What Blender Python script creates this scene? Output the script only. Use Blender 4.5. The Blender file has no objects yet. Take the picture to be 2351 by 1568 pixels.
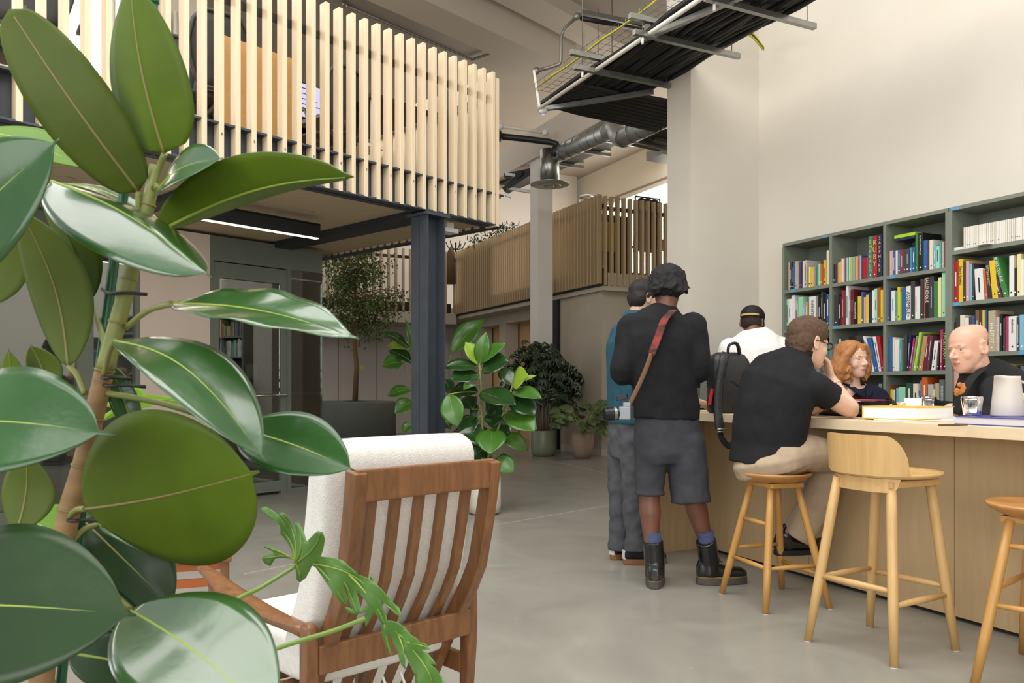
import bpy, math, random
from mathutils import Vector as V, Matrix, noise
R = math.radians
scene = bpy.context.scene
col = scene.collection
# ---------------------------------------------------------------- camera, world, light, exposure
F = 1828.0; CX = 1175.5; HY = 885.0; H = 1.12
cd = bpy.data.cameras.new('camera'); cd.sensor_width = 36; cd.lens = F/2351*36
cd.shift_y = (HY-784.0)/2351; cd.clip_start = .05; cd.clip_end = 100
cam = bpy.data.objects.new('camera', cd); col.objects.link(cam)
cam.location = (0, 0, H); cam.rotation_euler = (R(90), 0, 0); scene.camera = cam
cd.dof.use_dof = True; cd.dof.focus_distance = 4.6; cd.dof.aperture_fstop = 13
w = bpy.data.worlds.new('world'); scene.world = w; w.use_nodes = True
bg = w.node_tree.nodes['Background']; bg.inputs[0].default_value = (.93, .97, 1, 1); bg.inputs[1].default_value = .55
def area(name, loc, target, sx, sy, power, color=(1, .97, .92)):
    l = bpy.data.lights.new(name, 'AREA'); l.shape = 'RECTANGLE'; l.size = sx; l.size_y = sy; l.energy = power; l.color = color
    o = bpy.data.objects.new(name, l); col.objects.link(o); o.location = loc
    o.rotation_euler = (V(target)-V(loc)).to_track_quat('-Z', 'Y').to_euler(); return o
area('skylight_near', (-.6, 1.9, 6.55), (-.6, 1.9001, 0), 6.5, 6.2, 430)
area('window_behind', (-1.5, -5.5, 2.6), (.8, 6, 1.2), 9, 3.6, 330, (1, .98, .95))
area('window_left', (-7.5, 2.2, 3.4), (2, 5.5, 1.2), 4, 3, 170, (.97, .98, 1))
area('hall_fill', (1.2, 15.6, 6.35), (.6, 15.6, 0), 4, 5, 90, (1, .96, .9))  # fill lamp added below the closed ceiling to light the far hall
area('hall_back_fill', (-3.5, 16.5, 6.35), (-3.5, 16.5, 0), 4, 4, 40, (1, .95, .88))  # second added fill, for the back of the hall; no roof opening here
scene.view_settings.view_transform = 'Standard'; scene.view_settings.look = 'None'
scene.view_settings.exposure = 0.32; scene.view_settings.gamma = 1; scene.view_settings.use_curve_mapping = False
scene.cycles.max_bounces = 8; scene.cycles.transparent_max_bounces = 16; scene.cycles.caustics_reflective = False
scene.cycles.use_denoising = True; scene.cycles.sample_clamp_indirect = 6
# ---------------------------------------------------------------- helpers
def P(px, py, Y): return V(((px-CX)/F*Y, Y, H-(py-HY)/F*Y))
def G(px, py):
    Y = F*H/(py-HY); return V(((px-CX)/F*Y, Y, 0))
def PZ(px, py, z):
    Y = F*(H-z)/(py-HY); return V(((px-CX)/F*Y, Y, z))
def v3(a, z=0): return V((a[0], a[1], z))
U1 = V((-.4358, .9000, 0)); N1 = V((.9000, .4358, 0))      # along the counter (away) / towards the book wall
U2 = V((.6757, .7372, 0)); N2 = V((-.7372, .6757, 0))      # along the near gallery (away) / into the gallery
Zv = V((0, 0, 1))
def sgl(c): return tuple((x/12.92 if x <= .04045 else ((x+.055)/1.055)**2.4) for x in c)
def hexc(h): return sgl(tuple(int(h[i:i+2], 16)/255 for i in (0, 2, 4)))
MATS = {}
def mat(name, c, rough=.6, metal=0, c2=None, sc=(8, 8, 8), nz=.5, bump=0, bsc=None, spec=.5, emit=None, trans=0, alpha=1, coat=0, detail=6, dist=0, sss=0, band=None, fleck=None):
    if name in MATS: return MATS[name]
    if isinstance(c, str): c = hexc(c)
    if isinstance(c2, str): c2 = hexc(c2)
    m = bpy.data.materials.new(name); m.use_nodes = True; nt = m.node_tree; N = nt.nodes; L = nt.links
    b = N['Principled BSDF']; b.inputs['Base Color'].default_value = (*c, 1); b.inputs['Roughness'].default_value = rough
    b.inputs['Metallic'].default_value = metal; b.inputs['Specular IOR Level'].default_value = spec
    b.inputs['Coat Weight'].default_value = coat; b.inputs['Coat Roughness'].default_value = .12
    tc = N.new('ShaderNodeTexCoord')
    def nzt(scale, det, ds=0):
        mp = N.new('ShaderNodeMapping'); mp.inputs['Scale'].default_value = scale; L.new(tc.outputs['Object'], mp.inputs[0])
        n = N.new('ShaderNodeTexNoise'); n.inputs['Scale'].default_value = 1; n.inputs['Detail'].default_value = det; n.inputs['Distortion'].default_value = ds
        L.new(mp.outputs[0], n.inputs['Vector']); return n
    if c2 is not None:
        n = nzt(sc, detail, dist); r = N.new('ShaderNodeValToRGB'); r.color_ramp.elements[0].position = .5-nz/2; r.color_ramp.elements[1].position = .5+nz/2
        r.color_ramp.elements[0].color = (*c, 1); r.color_ramp.elements[1].color = (*c2, 1)
        L.new(n.outputs['Fac'], r.inputs[0]); out = r.outputs[0]
        if fleck:
            n2 = nzt(fleck[0], 3); r2 = N.new('ShaderNodeValToRGB'); r2.color_ramp.elements[0].position = fleck[1]; r2.color_ramp.elements[1].position = fleck[1]+.05
            L.new(n2.outputs['Fac'], r2.inputs[0]); mx = N.new('ShaderNodeMix'); mx.data_type = 'RGBA'
            L.new(r2.outputs[0], mx.inputs[0]); L.new(out, mx.inputs[6]); mx.inputs[7].default_value = (*hexc(fleck[2]), 1); out = mx.outputs[2]
        L.new(out, b.inputs['Base Color'])
    if bump:
        n = nzt(bsc or sc, 5); bp = N.new('ShaderNodeBump'); bp.inputs['Strength'].default_value = 1; bp.inputs['Distance'].default_value = bump
        L.new(n.outputs['Fac'], bp.inputs['Height']); L.new(bp.outputs[0], b.inputs['Normal'])
    if emit: b.inputs['Emission Color'].default_value = (*emit[0], 1); b.inputs['Emission Strength'].default_value = emit[1]
    if trans: b.inputs['Transmission Weight'].default_value = trans
    if sss: b.inputs['Subsurface Weight'].default_value = sss; b.inputs['Subsurface Radius'].default_value = (.02, .008, .004)
    MATS[name] = m; return m
def tag(o, label=None, cat=None, group=None, kind=None):
    if label: o['label'] = label
    if cat: o['category'] = cat
    if group: o['group'] = group
    if kind: o['kind'] = kind
    return o
def thing(name, label, cat, loc=(0, 0, 0), group=None):
    o = bpy.data.objects.new(name, None); o.empty_display_size = .1; col.objects.link(o); o.location = loc
    return tag(o, label, cat, group)
def origin_of(o):
    p = V((0, 0, 0))
    while o is not None: p = p+o.location; o = o.parent
    return p
class MB:
    def __init__(s): s.v = []; s.f = []; s.sm = []; s.mi = []; s.mod = []
    def add(s, vs, fs, smooth=False, mi=0):
        k = len(s.v); s.v += [V(a) for a in vs]; s.f += [[i+k for i in f] for f in fs]; s.sm += [smooth]*len(fs); s.mi += [mi]*len(fs); return s
    def hexa(s, p, mi=0):   # 8 points: bottom 0-3, top 4-7
        return s.add(p, [(3, 2, 1, 0), (4, 5, 6, 7), (0, 1, 5, 4), (1, 2, 6, 5), (2, 3, 7, 6), (3, 0, 4, 7)], mi=mi)
    def box(s, c, h, ax=None, mi=0):   # centre, half sizes, axes
        c = V(c); a = ax or (V((1, 0, 0)), V((0, 1, 0)), Zv); x, y, z = a[0]*h[0], a[1]*h[1], a[2]*h[2]
        return s.hexa([c-x-y-z, c+x-y-z, c+x+y-z, c-x+y-z, c-x-y+z, c+x-y+z, c+x+y+z, c-x+y+z], mi)
    def slab(s, p, d1, d2, z0, z1, mi=0):   # corner, edge vectors (horizontal), z range
        p = v3(p); d1 = v3(d1); d2 = v3(d2); q = [p, p+d1, p+d1+d2, p+d2]
        if d1.cross(d2).z < 0: q = [p, p+d2, p+d1+d2, p+d1]
        return s.hexa([a+Zv*z0 for a in q]+[a+Zv*z1 for a in q], mi)
    def bar(s, a, b, w, h, up=Zv, mi=0):
        a, b = V(a), V(b); d = (b-a).normalized(); x = d.cross(up)
        if x.length < .01: x = d.cross(V((1, 0, 0)))
        x.normalize(); y = x.cross(d)
        return s.box((a+b)/2, ((b-a).length/2, w/2, h/2), (d, x, y), mi)
    def loft(s, st, n=16, cap=True, smooth=True, pw=1.0, mi=0, closed=False):   # stations (centre, a, b) half-axis vectors
        vs = []
        for c, a, b in st:
            for i in range(n):
                t = 2*math.pi*i/n; ct, sn = math.cos(t), math.sin(t)
                if pw != 1: ct = math.copysign(abs(ct)**pw, ct); sn = math.copysign(abs(sn)**pw, sn)
                vs.append(V(c)+V(a)*ct+V(b)*sn)
        m = len(st); fs = []
        for j in range(m if closed else m-1):
            for i in range(n): fs.append((j*n+i, j*n+(i+1) % n, ((j+1) % m)*n+(i+1) % n, ((j+1) % m)*n+i))
        s.add(vs, fs, smooth, mi)
        if cap and not closed:
            k = len(s.v)-len(vs)
            s.f += [[k+i for i in range(n)][::-1], [k+(m-1)*n+i for i in range(n)]]; s.sm += [False, False]; s.mi += [mi, mi]
        return s
    def tube(s, pts, r, n=10, flat=1.0, up=None, round_=False, smooth=True, mi=0, pw=1.0):
        pts = [V(p) for p in pts]; m = len(pts)
        rr = list(r) if isinstance(r, (list, tuple)) else [r]*m
        T = []
        for i in range(m):
            d = pts[min(i+1, m-1)]-pts[max(i-1, 0)]; T.append(d.normalized() if d.length > 1e-9 else V((0, 0, 1)))
        x = (V(up) if up else (Zv if abs(T[0].z) < .9 else V((1, 0, 0)))); x = (x-T[0]*x.dot(T[0])).normalized()
        st = []
        if round_:
            for k in (0, 1, 2):
                a = math.pi/2*k/3; st.append((pts[0]-T[0]*rr[0]*math.cos(a), T[0], rr[0]*max(math.sin(a), .12)))
        for p, t, q in zip(pts, T, rr): st.append((p, t, q))
        if round_:
            for k in (2, 1, 0):
                a = math.pi/2*k/3; st.append((pts[-1]+T[-1]*rr[-1]*math.cos(a), T[-1], rr[-1]*max(math.sin(a), .12)))
        out = []
        for p, t, q in st:
            x = (x-t*x.dot(t)); x = x.normalized() if x.length > 1e-6 else t.orthogonal().normalized()
            y = t.cross(x); out.append((p, x*q, y*q*flat))
        return s.loft(out, n, True, smooth, pw, mi)
    def ell(s, c, r, ax=None, n=14, m=9, mi=0):
        a = ax or (V((1, 0, 0)), V((0, 1, 0)), Zv); c = V(c); st = []
        for j in range(m+1):
            t = -math.pi/2+math.pi*j/m; k = max(math.cos(t), .03); st.append((c+a[2]*r[2]*math.sin(t), a[0]*r[0]*k, a[1]*r[1]*k))
        return s.loft(st, n, mi=mi)
    def lathe(s, c, prof, n=28, mi=0, smooth=True, ax=None):
        a = ax or (V((1, 0, 0)), V((0, 1, 0)), Zv); c = V(c)
        return s.loft([(c+a[2]*z, a[0]*max(r, 1e-4), a[1]*max(r, 1e-4)) for r, z in prof], n, True, smooth, mi=mi)
    def prism(s, poly, d, mi=0):   # polygon points, extrude vector
        n = len(poly); d = V(d); vs = [V(p) for p in poly]+[V(p)+d for p in poly]
        return s.add(vs, [list(range(n))[::-1], list(range(n, 2*n))]+[(i, (i+1) % n, n+(i+1) % n, n+i) for i in range(n)], mi=mi)
    def grid(s, rows, smooth=True, mi=0, flip=False):
        m, n = len(rows), len(rows[0]); vs = [p for r in rows for p in r]
        fs = [(i*n+j, i*n+j+1, (i+1)*n+j+1, (i+1)*n+j) for i in range(m-1) for j in range(n-1)]
        if flip: fs = [f[::-1] for f in fs]
        return s.add(vs, fs, smooth, mi)
    def build(s, name, m, parent=None, bevel=0, remesh=0, smooth=0, seg=2, loc=None, sub=0):
        me = bpy.data.meshes.new(name); o = bpy.data.objects.new(name, me); col.objects.link(o)
        if parent is not None: o.parent = parent; base = origin_of(parent)
        elif loc is not None: base = V(loc); o.location = base
        else: base = V((0, 0, 0))
        me.from_pydata([tuple(p-base) for p in s.v], [], s.f); me.polygons.foreach_set('use_smooth', s.sm); me.polygons.foreach_set('material_index', s.mi)
        for k in (m if isinstance(m, (list, tuple)) else [m]): me.materials.append(k)
        me.validate(); me.update()
        if remesh:
            r = o.modifiers.new('r', 'REMESH'); r.mode = 'VOXEL'; r.voxel_size = remesh; r.use_smooth_shade = True
            if smooth: q = o.modifiers.new('s', 'SMOOTH'); q.iterations = smooth; q.factor = .5
        if bevel:
            b = o.modifiers.new('b', 'BEVEL'); b.width = bevel; b.segments = seg; b.limit_method = 'ANGLE'; b.angle_limit = R(40)
        if sub: q = o.modifiers.new('u', 'SUBSURF'); q.levels = sub; q.render_levels = sub
        return o
def struct(name, mb, m, **k): return tag(mb.build(name, m, **k), kind='structure')
def copy_tree(o, parent=None, loc=None, rz=0, label=None):
    c = o.copy(); col.objects.link(c); c.parent = parent
    if loc is not None: c.location = loc; c.rotation_euler.z = rz
    if label: c['label'] = label
    for ch in o.children: copy_tree(ch, c)
    return c
def bez(pts, n=12):   # catmull-rom through points
    pts = [V(p) for p in pts]; q = [pts[0]*2-pts[1]]+pts+[pts[-1]*2-pts[-2]]; out = []
    for i in range(1, len(q)-2):
        for k in range(n):
            t = k/n; a, b, c, d = q[i-1], q[i], q[i+1], q[i+2]
            out.append(.5*((2*b)+(c-a)*t+(2*a-5*b+4*c-d)*t*t+(3*b-a-3*c+d)*t**3))
    out.append(pts[-1]); return out
def text(body, loc, right, up, size, m, parent, name='lettering', ex=.0004, align='CENTER', fit=None, sl=1):
    cu = bpy.data.curves.new(name, 'FONT'); cu.body = body; cu.size = size; cu.extrude = ex; cu.align_x = align; cu.align_y = 'CENTER'
    o = bpy.data.objects.new(name, cu); col.objects.link(o); cu.materials.append(m); cu.resolution_u = 2; cu.space_line = sl
    r, u = V(right).normalized(), V(up).normalized(); n = r.cross(u)
    o.parent = parent; o.location = V(loc)-origin_of(parent)
    o.rotation_euler = Matrix((r, u, n)).transposed().to_euler()
    me = bpy.data.meshes.new_from_object(o); o2 = bpy.data.objects.new(name, me); col.objects.link(o2); o2.parent = parent
    o2.location = o.location; o2.rotation_euler = o.rotation_euler; bpy.data.objects.remove(o); o = o2
    if fit:
        n_ = max(len(body), 1)*size*.58
        if '\n' not in body: o.scale = (min(1.6, fit/n_), 1, 1)
    return o
random.seed(7)
# ---------------------------------------------------------------- materials
concrete = mat('polished_concrete', '86837a', .3, c2='a3a096', sc=(1.5, 1.5, 1.5), nz=.7, bump=.0006, bsc=(30, 30, 30), detail=12, dist=2.4, fleck=((26, 34, 3), .735, 'c9c6bb'), spec=.45)
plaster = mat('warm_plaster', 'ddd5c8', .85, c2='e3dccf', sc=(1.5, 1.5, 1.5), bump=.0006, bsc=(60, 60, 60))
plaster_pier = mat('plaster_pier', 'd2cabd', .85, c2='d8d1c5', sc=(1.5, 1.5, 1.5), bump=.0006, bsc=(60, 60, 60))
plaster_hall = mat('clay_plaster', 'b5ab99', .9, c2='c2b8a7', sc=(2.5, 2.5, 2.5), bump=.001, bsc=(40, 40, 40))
plaster_pink = mat('pink_plaster', 'd9c8bb', .85, c2='e0d1c5', sc=(1.2, 1.2, 1.2), bump=.0006, bsc=(60, 60, 60))
ceil_m = mat('painted_ceiling', 'a1978b', .9, c2='a89f93', sc=(1, 1, 1))
beam_m = mat('painted_beam', 'cfc4b6', .85)
cream_m = mat('cream_wall', 'e0d7c6', .85, c2='e5dccb', sc=(1, 1, 1))
panel_m = mat('white_panel', 'cbc3bb', .6, c2='d0c8c0', sc=(1, 1, 1))
ochre_lit_m = mat('ochre_niche_lit', 'cfa676', .7, c2='d8b082', sc=(2, 2, 2))  # ochre lightened so the niches look lit
steel = mat('blue_grey_steel', '3f444c', .45, c2='484d56', sc=(6, 6, 6), metal=.2)
steel_d = mat('dark_steel', '26282c', .5)
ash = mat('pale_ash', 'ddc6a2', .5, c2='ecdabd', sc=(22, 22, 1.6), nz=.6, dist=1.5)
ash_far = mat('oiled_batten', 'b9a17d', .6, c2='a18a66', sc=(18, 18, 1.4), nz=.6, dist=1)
clt = mat('laminated_timber', 'cdbb9f', .7, c2='bfa98a', sc=(2, 24, 2), nz=.6, fleck=((9, 9, 9), .69, '8a6a48'))
galv = mat('galvanised_steel', 'a7a9a6', .3, metal=.9, c2='8f918e', sc=(12, 12, 12))
galv_d = mat('duct_steel', 'a2a4a0', .42, metal=.75, c2='b0b2ae', sc=(9, 9, 9))
conduit_m = mat('zinc_conduit', '9b978e', .4, metal=.6)
cable_m = mat('black_cable', '17171a', .45, c2='232326', sc=(3, 40, 40))
yellow_m = mat('yellow_tube', 'c9bf1c', .5)
frame_m = mat('sage_frame', '6d7468', .5, c2='747b6f', sc=(3, 3, 3))
white_m = mat('white_paint', 'e6e2da', .6)
win_m = mat('bright_window', 'ffffff', .5, emit=((1, .97, .9), 3.2))
lamp_m = mat('lit_diffuser', 'fff4dd', .5, emit=((1, .86, .62), 7))
black_m = mat('black_metal', '1a1a1b', .5)
skirt_m = mat('skirting', 'cfc9bc', .6)
def glass_mat():
    m = bpy.data.materials.new('clear_glass'); m.use_nodes = True; nt = m.node_tree; N = nt.nodes; L = nt.links; N.clear()
    o = N.new('ShaderNodeOutputMaterial'); t = N.new('ShaderNodeBsdfTransparent'); t.inputs[0].default_value = (.86, .9, .87, 1)
    g = N.new('ShaderNodeBsdfGlossy'); g.inputs['Roughness'].default_value = .02; fr = N.new('ShaderNodeFresnel'); fr.inputs[0].default_value = 1.6
    mx = N.new('ShaderNodeMixShader'); ml = N.new('ShaderNodeMath'); ml.operation = 'MULTIPLY_ADD'; ml.inputs[1].default_value = 1.6; ml.inputs[2].default_value = .06
    L.new(fr.outputs[0], ml.inputs[0]); L.new(ml.outputs[0], mx.inputs[0]); L.new(t.outputs[0], mx.inputs[1]); L.new(g.outputs[0], mx.inputs[2]); L.new(mx.outputs[0], o.inputs[0]); return m
glass = glass_mat()
# ---------------------------------------------------------------- setting
struct('floor', MB().slab((-14, -8), (24, 0), (0, 32), -.2, 0), concrete)
m_ = MB()   # pale saw-cut joints in the slab
for a, b in ((G(1080, 1215), G(1400, 1160)), (G(1000, 1232), G(1080, 1215)), (G(560, 1318), G(700, 1290)), (G(1240, 1052), G(1395, 1088)), (G(1395, 1088), G(1500, 1120))):
    m_.bar(a+Zv*.0012, b+Zv*.0012, .006, .002)
struct('floor_joint_line', m_, mat('joint', 'b9b6aa', .7))
struct('ceiling', MB().slab((-14, 5.1), (24, 0), (0, 19), 6.6, 6.8), ceil_m)
# book wall and pier
BW = V((2.2816, 3.548, 0))                 # foot of the counter front at the frame edge
WALL = V((3.21, 5.531, 0))
corner = WALL+U1*2.092
struct('wall_right', MB().slab(WALL-U1*9, U1*(9+2.092), N1*.3, 0, 6.6), plaster)
pier_l = corner-N1*.79
struct('wall_pier', MB().slab(pier_l, N1*1.1, U1*.34, 0, 6.6), plaster_pier)
pr = pier_l+U1*.34+N1*.75
struct('pier_light_block', MB().slab(pr, V((3.2, 5.2, 0)), V((.25, -.15, 0)), 0, 6.6), plaster_hall)  # unseen wall added behind the pier to block light
# far gallery corner block
FC = V((1.43, 12.67, 0))
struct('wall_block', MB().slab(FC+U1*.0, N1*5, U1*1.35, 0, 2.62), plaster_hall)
struct('baseboard_block', MB().slab(FC-U1*.015-N1*.015, N1*3, U1*.03, 0, .1).slab(FC-N1*.015, U1*1.3, N1*.03, 0, .1), skirt_m)
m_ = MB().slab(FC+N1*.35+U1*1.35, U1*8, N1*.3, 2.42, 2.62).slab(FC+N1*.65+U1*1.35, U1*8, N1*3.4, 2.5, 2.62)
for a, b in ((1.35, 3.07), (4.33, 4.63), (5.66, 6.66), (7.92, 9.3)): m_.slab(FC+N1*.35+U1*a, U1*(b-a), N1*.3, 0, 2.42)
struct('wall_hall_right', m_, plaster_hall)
struct('wall_niche', MB().slab(FC+N1*.70+U1*1.3, U1*8, N1*.1, 0, 2.5), ochre_lit_m)
struct('wall_upper_right', MB().slab(FC+N1*4+U1*-2, U1*12, N1*.2, 5.62, 6.6).slab(FC+N1*4+U1*6.2, U1*5, N1*.2, 2.6, 5.62), cream_m)
struct('window_1', MB().slab(FC+N1*4.1+U1*-2, U1*8.2, N1*.05, 3.0, 5.6), win_m)
struct('trim_1', MB().slab(FC+N1*3.98+U1*-2, U1*12, N1*.03, 5.72, 5.76), mat('trim_line', '8f8778', .7))
BK = V((-1.0, 19.6, 0))
struct('wall_back', MB().slab(BK-N1*12, N1*15, U1*.2, 0, 6.6), panel_m)
m_ = MB()
for k in (.6, 1.5, 2.4, 3.3, 4.2, 5.1): m_.slab(BK-N1*k-U1*.006, N1*.015, U1*.01, 0, 2.4)
struct('trim_2', m_, mat('panel_gap', '8d867e', .8))
# left plaster wall and glazed room, plane parallel to the near gallery
GW = V((-2.05, 8.6, 0))                      # outer corner of the glass wall
def gw(px):                                  # point of the glass-wall plane seen at column px
    Y = 8.6*(2850-740)/(2850-px); return V(((px-CX)/F*Y, Y, 0))
a, b = gw(322), gw(482)
struct('wall_left', MB().slab(a, b-a, N2*.15, 0, 2.57), plaster_pink)
struct('wall_left_near', MB().slab(gw(-700), gw(-250)-gw(-700), N2*.15, 0, 2.57), plaster_pink)
# near gallery (mezzanine)
QF = P(957, 484, 6.61); QF.z = 0             # on the front edge
def qf(px, off=0):                           # gallery front line at column px; off = metres in front
    q = QF-N2*off; c = (2850-957)*QF.y*1.0
    t = (px-CX)/F; s_ = (t*q.y-q.x)/(U2.x-t*U2.y); return q+U2*s_
C1 = qf(1139)
slabc = C1
struct('ceiling_gallery', MB().slab(C1, -U2*11, N2*4.6, 2.60, 2.84), clt)
# steel edge beams under and around the gallery
def beam(name, a, b, z0, z1, wd, label):
    o = MB(); d = (b-a).normalized(); n = V((-d.y, d.x, 0))
    o.slab(a-n*wd/2, b-a, n*wd, z0, z0+.014).slab(a-n*wd/2, b-a, n*wd, z1-.014, z1).slab(a-n*.006, b-a, n*.012, z0, z1)
    return o
g = thing('gallery_frame', 'blue-grey steel edge beams carrying the near timber gallery', 'steel frame', tuple(C1)); ed = steel
beam('', C1+U2*.02, C1-U2*11, 2.57, 2.86, .16, '').build('edge_beam', ed, g)
beam('', C1, C1+N2*4.6, 2.57, 2.86, .12, '').build('edge_beam', ed, g)
colp = qf(987)+N2*.02
MB().slab(colp-U2*.1+N2*.1, U2*.2, N2*4.4, 2.535, 2.6).build('cross_beam', steel_d, g)
MB().slab(qf(560)-U2*.07+N2*.1, U2*.14, N2*4.4, 2.55, 2.6).build('cross_beam', steel_d, g)
bo = None
for k in range(30):
    c = C1-U2*(.35+k*.236)-N2*.075; c.z = 2.79
    if bo is None: b0 = c; bo = MB().tube([c, c+V((0, 0, .03))], .009, 6, smooth=False).bar(c+Zv*-.016, c+Zv*.0, .024, .02).build('bolt', mat('bolt_steel', '6a6d70', .4, metal=.6), g)
    else: q = bo.copy(); col.objects.link(q); q.parent = g; q.location = c-b0
# column
t = thing('steel_column', 'blue-grey steel I-section column under the corner of the near gallery', 'column', (colp.x, colp.y, 0))
o = MB(); hw = .102
dx = U2; dn = N2
o.slab(colp-dx*hw-dn*hw, dx*.014, dn*hw*2, 0, 2.56).slab(colp+dx*(hw-.014)-dn*hw, dx*.014, dn*hw*2, 0, 2.56).slab(colp-dx*hw-dn*.005, dx*hw*2, dn*.01, 0, 2.56)
o.build('shaft', steel, t)
MB().slab(colp-dx*.13-dn*.13, dx*.26, dn*.26, 2.535, 2.56).build('cap_plate', steel, t)
MB().slab(colp-dx*.15-dn*.15, dx*.3, dn*.3, 0, .02).build('base_plate', steel, t)
# battens of the near gallery
rail = thing('batten_balustrade', 'pale ash vertical batten balustrade of the near gallery', 'balustrade', (C1.x, C1.y, 2.57))
Yl = 12305.0
def slat_mb(p, z0, z1, wa, wb, A, B): return MB().slab(p, A*wa, B*wb, z0, z1)
first = None
sp = .118; base = qf(1131, .085)
for i in range(42):
    p = base-U2*sp*i
    if i == 0:
        m_ = slat_mb(V((0, 0, 0)), 2.575, 3.944, .036, .075, U2, N2)
        first = m_.build('slat', ash, rail); first.location = (0, 0, 0)
        me = first.data
        for vv in me.vertices: vv.co = V(vv.co)+V((C1.x, C1.y, 2.57))-V((0, 0, 2.57))
        bm = first.modifiers.new('b', 'BEVEL'); bm.width = .0015; bm.segments = 1
        first.location = (p.x-C1.x, p.y-C1.y, -2.57+2.57)
        for vv in me.vertices: vv.co.z += 0
    else:
        c = first.copy(); col.objects.link(c); c.parent = rail; c.location = (p.x-C1.x, p.y-C1.y, first.location.z)
for vv in first.data.vertices: vv.co.z = vv.co.z if vv.co.z < 2 else vv.co.z-2.57
# corner plank and return battens
p = base+U2*.05
slat_mb(p, 2.56, 3.9, .035, .14, U2, N2).build('corner_slat', ash, rail)
for i in range(1, 34):
    q = base+U2*.07+N2*(.12+sp*i)
    c = first.copy(); col.objects.link(c); c.parent = rail; c.location = (q.x-C1.x, q.y-C1.y, first.location.z)
MB().slab(base-U2*11+N2*.1, U2*11, N2*.012, 3.70, 3.76).slab(base+U2*.03+N2*.1, U2*.012, N2*4.2, 3.70, 3.76).build('handrail', steel_d, rail)
for k in range(9): MB().slab(base-U2*(.4+1.3*k)+N2*.115, U2*.012, N2*.05, 2.86, 3.7).build('post', steel_d, rail)
# sagging light under the gallery
a = PZ(420, 497, 2.40); b = PZ(733, 549, 2.40)
lt = thing('linear_light', 'long black linear pendant glowing warm under the near gallery', 'light', tuple(b))
d = (b-a).normalized(); n = V((-d.y, d.x, 0))
o = MB().slab(a, b-a, n*.012, 2.41, 2.53).slab(a+n*.058, b-a, n*.012, 2.41, 2.53).slab(a, b-a, n*.07, 2.515, 2.535).slab(b, d*.012, n*.07, 2.40, 2.535).build('housing', black_m, lt)
MB().slab(a+n*.012, b-a, n*.046, 2.405, 2.42).build('diffuser', lamp_m, lt)
# ceiling beams
def cbeam(px, py, z, wd, dp, l1, l2, D):
    p = PZ(px, py, z); nn = V((-D.y, D.x, 0)); return MB().slab(p-D*l1, D*(l1+l2), nn*wd, z, 6.6)
struct('beam_1', cbeam(1130, 73, 6.05, .55, .5, 9, 1.9, U2), beam_m)
struct('beam_2', cbeam(1190, 30, 6.38, -.5, .3, 9, 4.5, U2), beam_m)
e = PZ(1252, 165, 6.05)
# white column
wc = V(((1243-CX)/F*13.5, 13.5, 0))
struct('column_1', MB().slab(wc-N1*.14-U1*.14, N1*.28, U1*.28, 0, 4.92), white_m)
struct('beam_3', MB().slab(wc-N1*.2-U1*2.2, U1*9, N1*.4, 4.92, 5.4), beam_m)
# dark steel post by block
pc = FC+U1*1.36
struct('column_2', MB().slab(pc-N1*.06, U1*.28, N1*.4, 0, 2.62), steel_d)
# far gallery
def fence(name, label, p0, D, L, z0, z1, spc, wa, wb, Nin, m, off=0, extra=True):
    t = thing(name, label, 'balustrade', (p0.x, p0.y, z0))
    n = int(L/spc); f = None
    for i in range(n):
        q = p0+D*(i*spc)
        if f is None:
            f = MB().slab(p0, D*wa, Nin*wb, z0, z1).build('slat', m, t)
        else:
            c = f.copy(); col.objects.link(c); c.parent = t; c.location = D*(i*spc)
    MB().slab(p0+Nin*(wb+.01), D*L, Nin*.05, z1-.2, z1-.14).build('handrail', steel_d, t)
    MB().slab(p0+Nin*(wb+.01), D*L, Nin*.1, z0-.03, z0+.24).build('edge_beam', steel_d, t)
    return t
FG = V((1.40, 12.5, 0))-N1*.06
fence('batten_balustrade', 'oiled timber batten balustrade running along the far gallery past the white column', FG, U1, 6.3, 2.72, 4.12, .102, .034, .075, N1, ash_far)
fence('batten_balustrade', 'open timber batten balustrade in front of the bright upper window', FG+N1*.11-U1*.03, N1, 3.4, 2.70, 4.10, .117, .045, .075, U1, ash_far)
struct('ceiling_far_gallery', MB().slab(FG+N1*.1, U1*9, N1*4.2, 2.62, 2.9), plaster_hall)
EB = V((-1.34, 17.9, 0))
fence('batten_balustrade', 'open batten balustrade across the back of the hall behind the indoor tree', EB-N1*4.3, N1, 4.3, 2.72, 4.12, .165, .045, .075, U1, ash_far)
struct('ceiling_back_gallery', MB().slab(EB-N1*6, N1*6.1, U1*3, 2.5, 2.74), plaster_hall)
# ---------------------------------------------------------------- glazed room
frs = MB()
def fr(a, b, z0, z1, dpt=.06, mb=None, back=.0): (mb or frs).slab(a+N2*back, b-a, N2*dpt, z0, z1)
hd = MB(); fr(gw(482), GW, 2.33, 2.57, .07, hd); fr(gw(482), gw(486.5), 0, 2.33, .09, hd); fr(gw(660), gw(669), 0, 2.33, .07, hd); fr(gw(669), GW, 0, .05, .05, hd)
struct('door_frame', hd, frame_m)
dr = thing('door_1', 'sage green framed glass door with steel push bar in the glazed kitchen wall', 'door', tuple(gw(486.5))); dr['kind'] = 'structure'
m_ = MB(); A_, B_ = gw(487.5), gw(659)
fr(A_, gw(503), .0, 2.32, .05, m_, .005); fr(gw(646), B_, .0, 2.32, .05, m_, .005); fr(gw(503), gw(646), 2.17, 2.32, .05, m_, .005); fr(gw(503), gw(646), .03, .14, .05, m_, .005)
m_.build('leaf_frame', frame_m, dr)
m_ = MB(); fr(gw(503), gw(646), .14, 2.17, .008, m_, .03); m_.build('pane', glass, dr)
a = gw(575); a.z = 1.02; b = gw(650); b.z = 1.02
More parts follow.
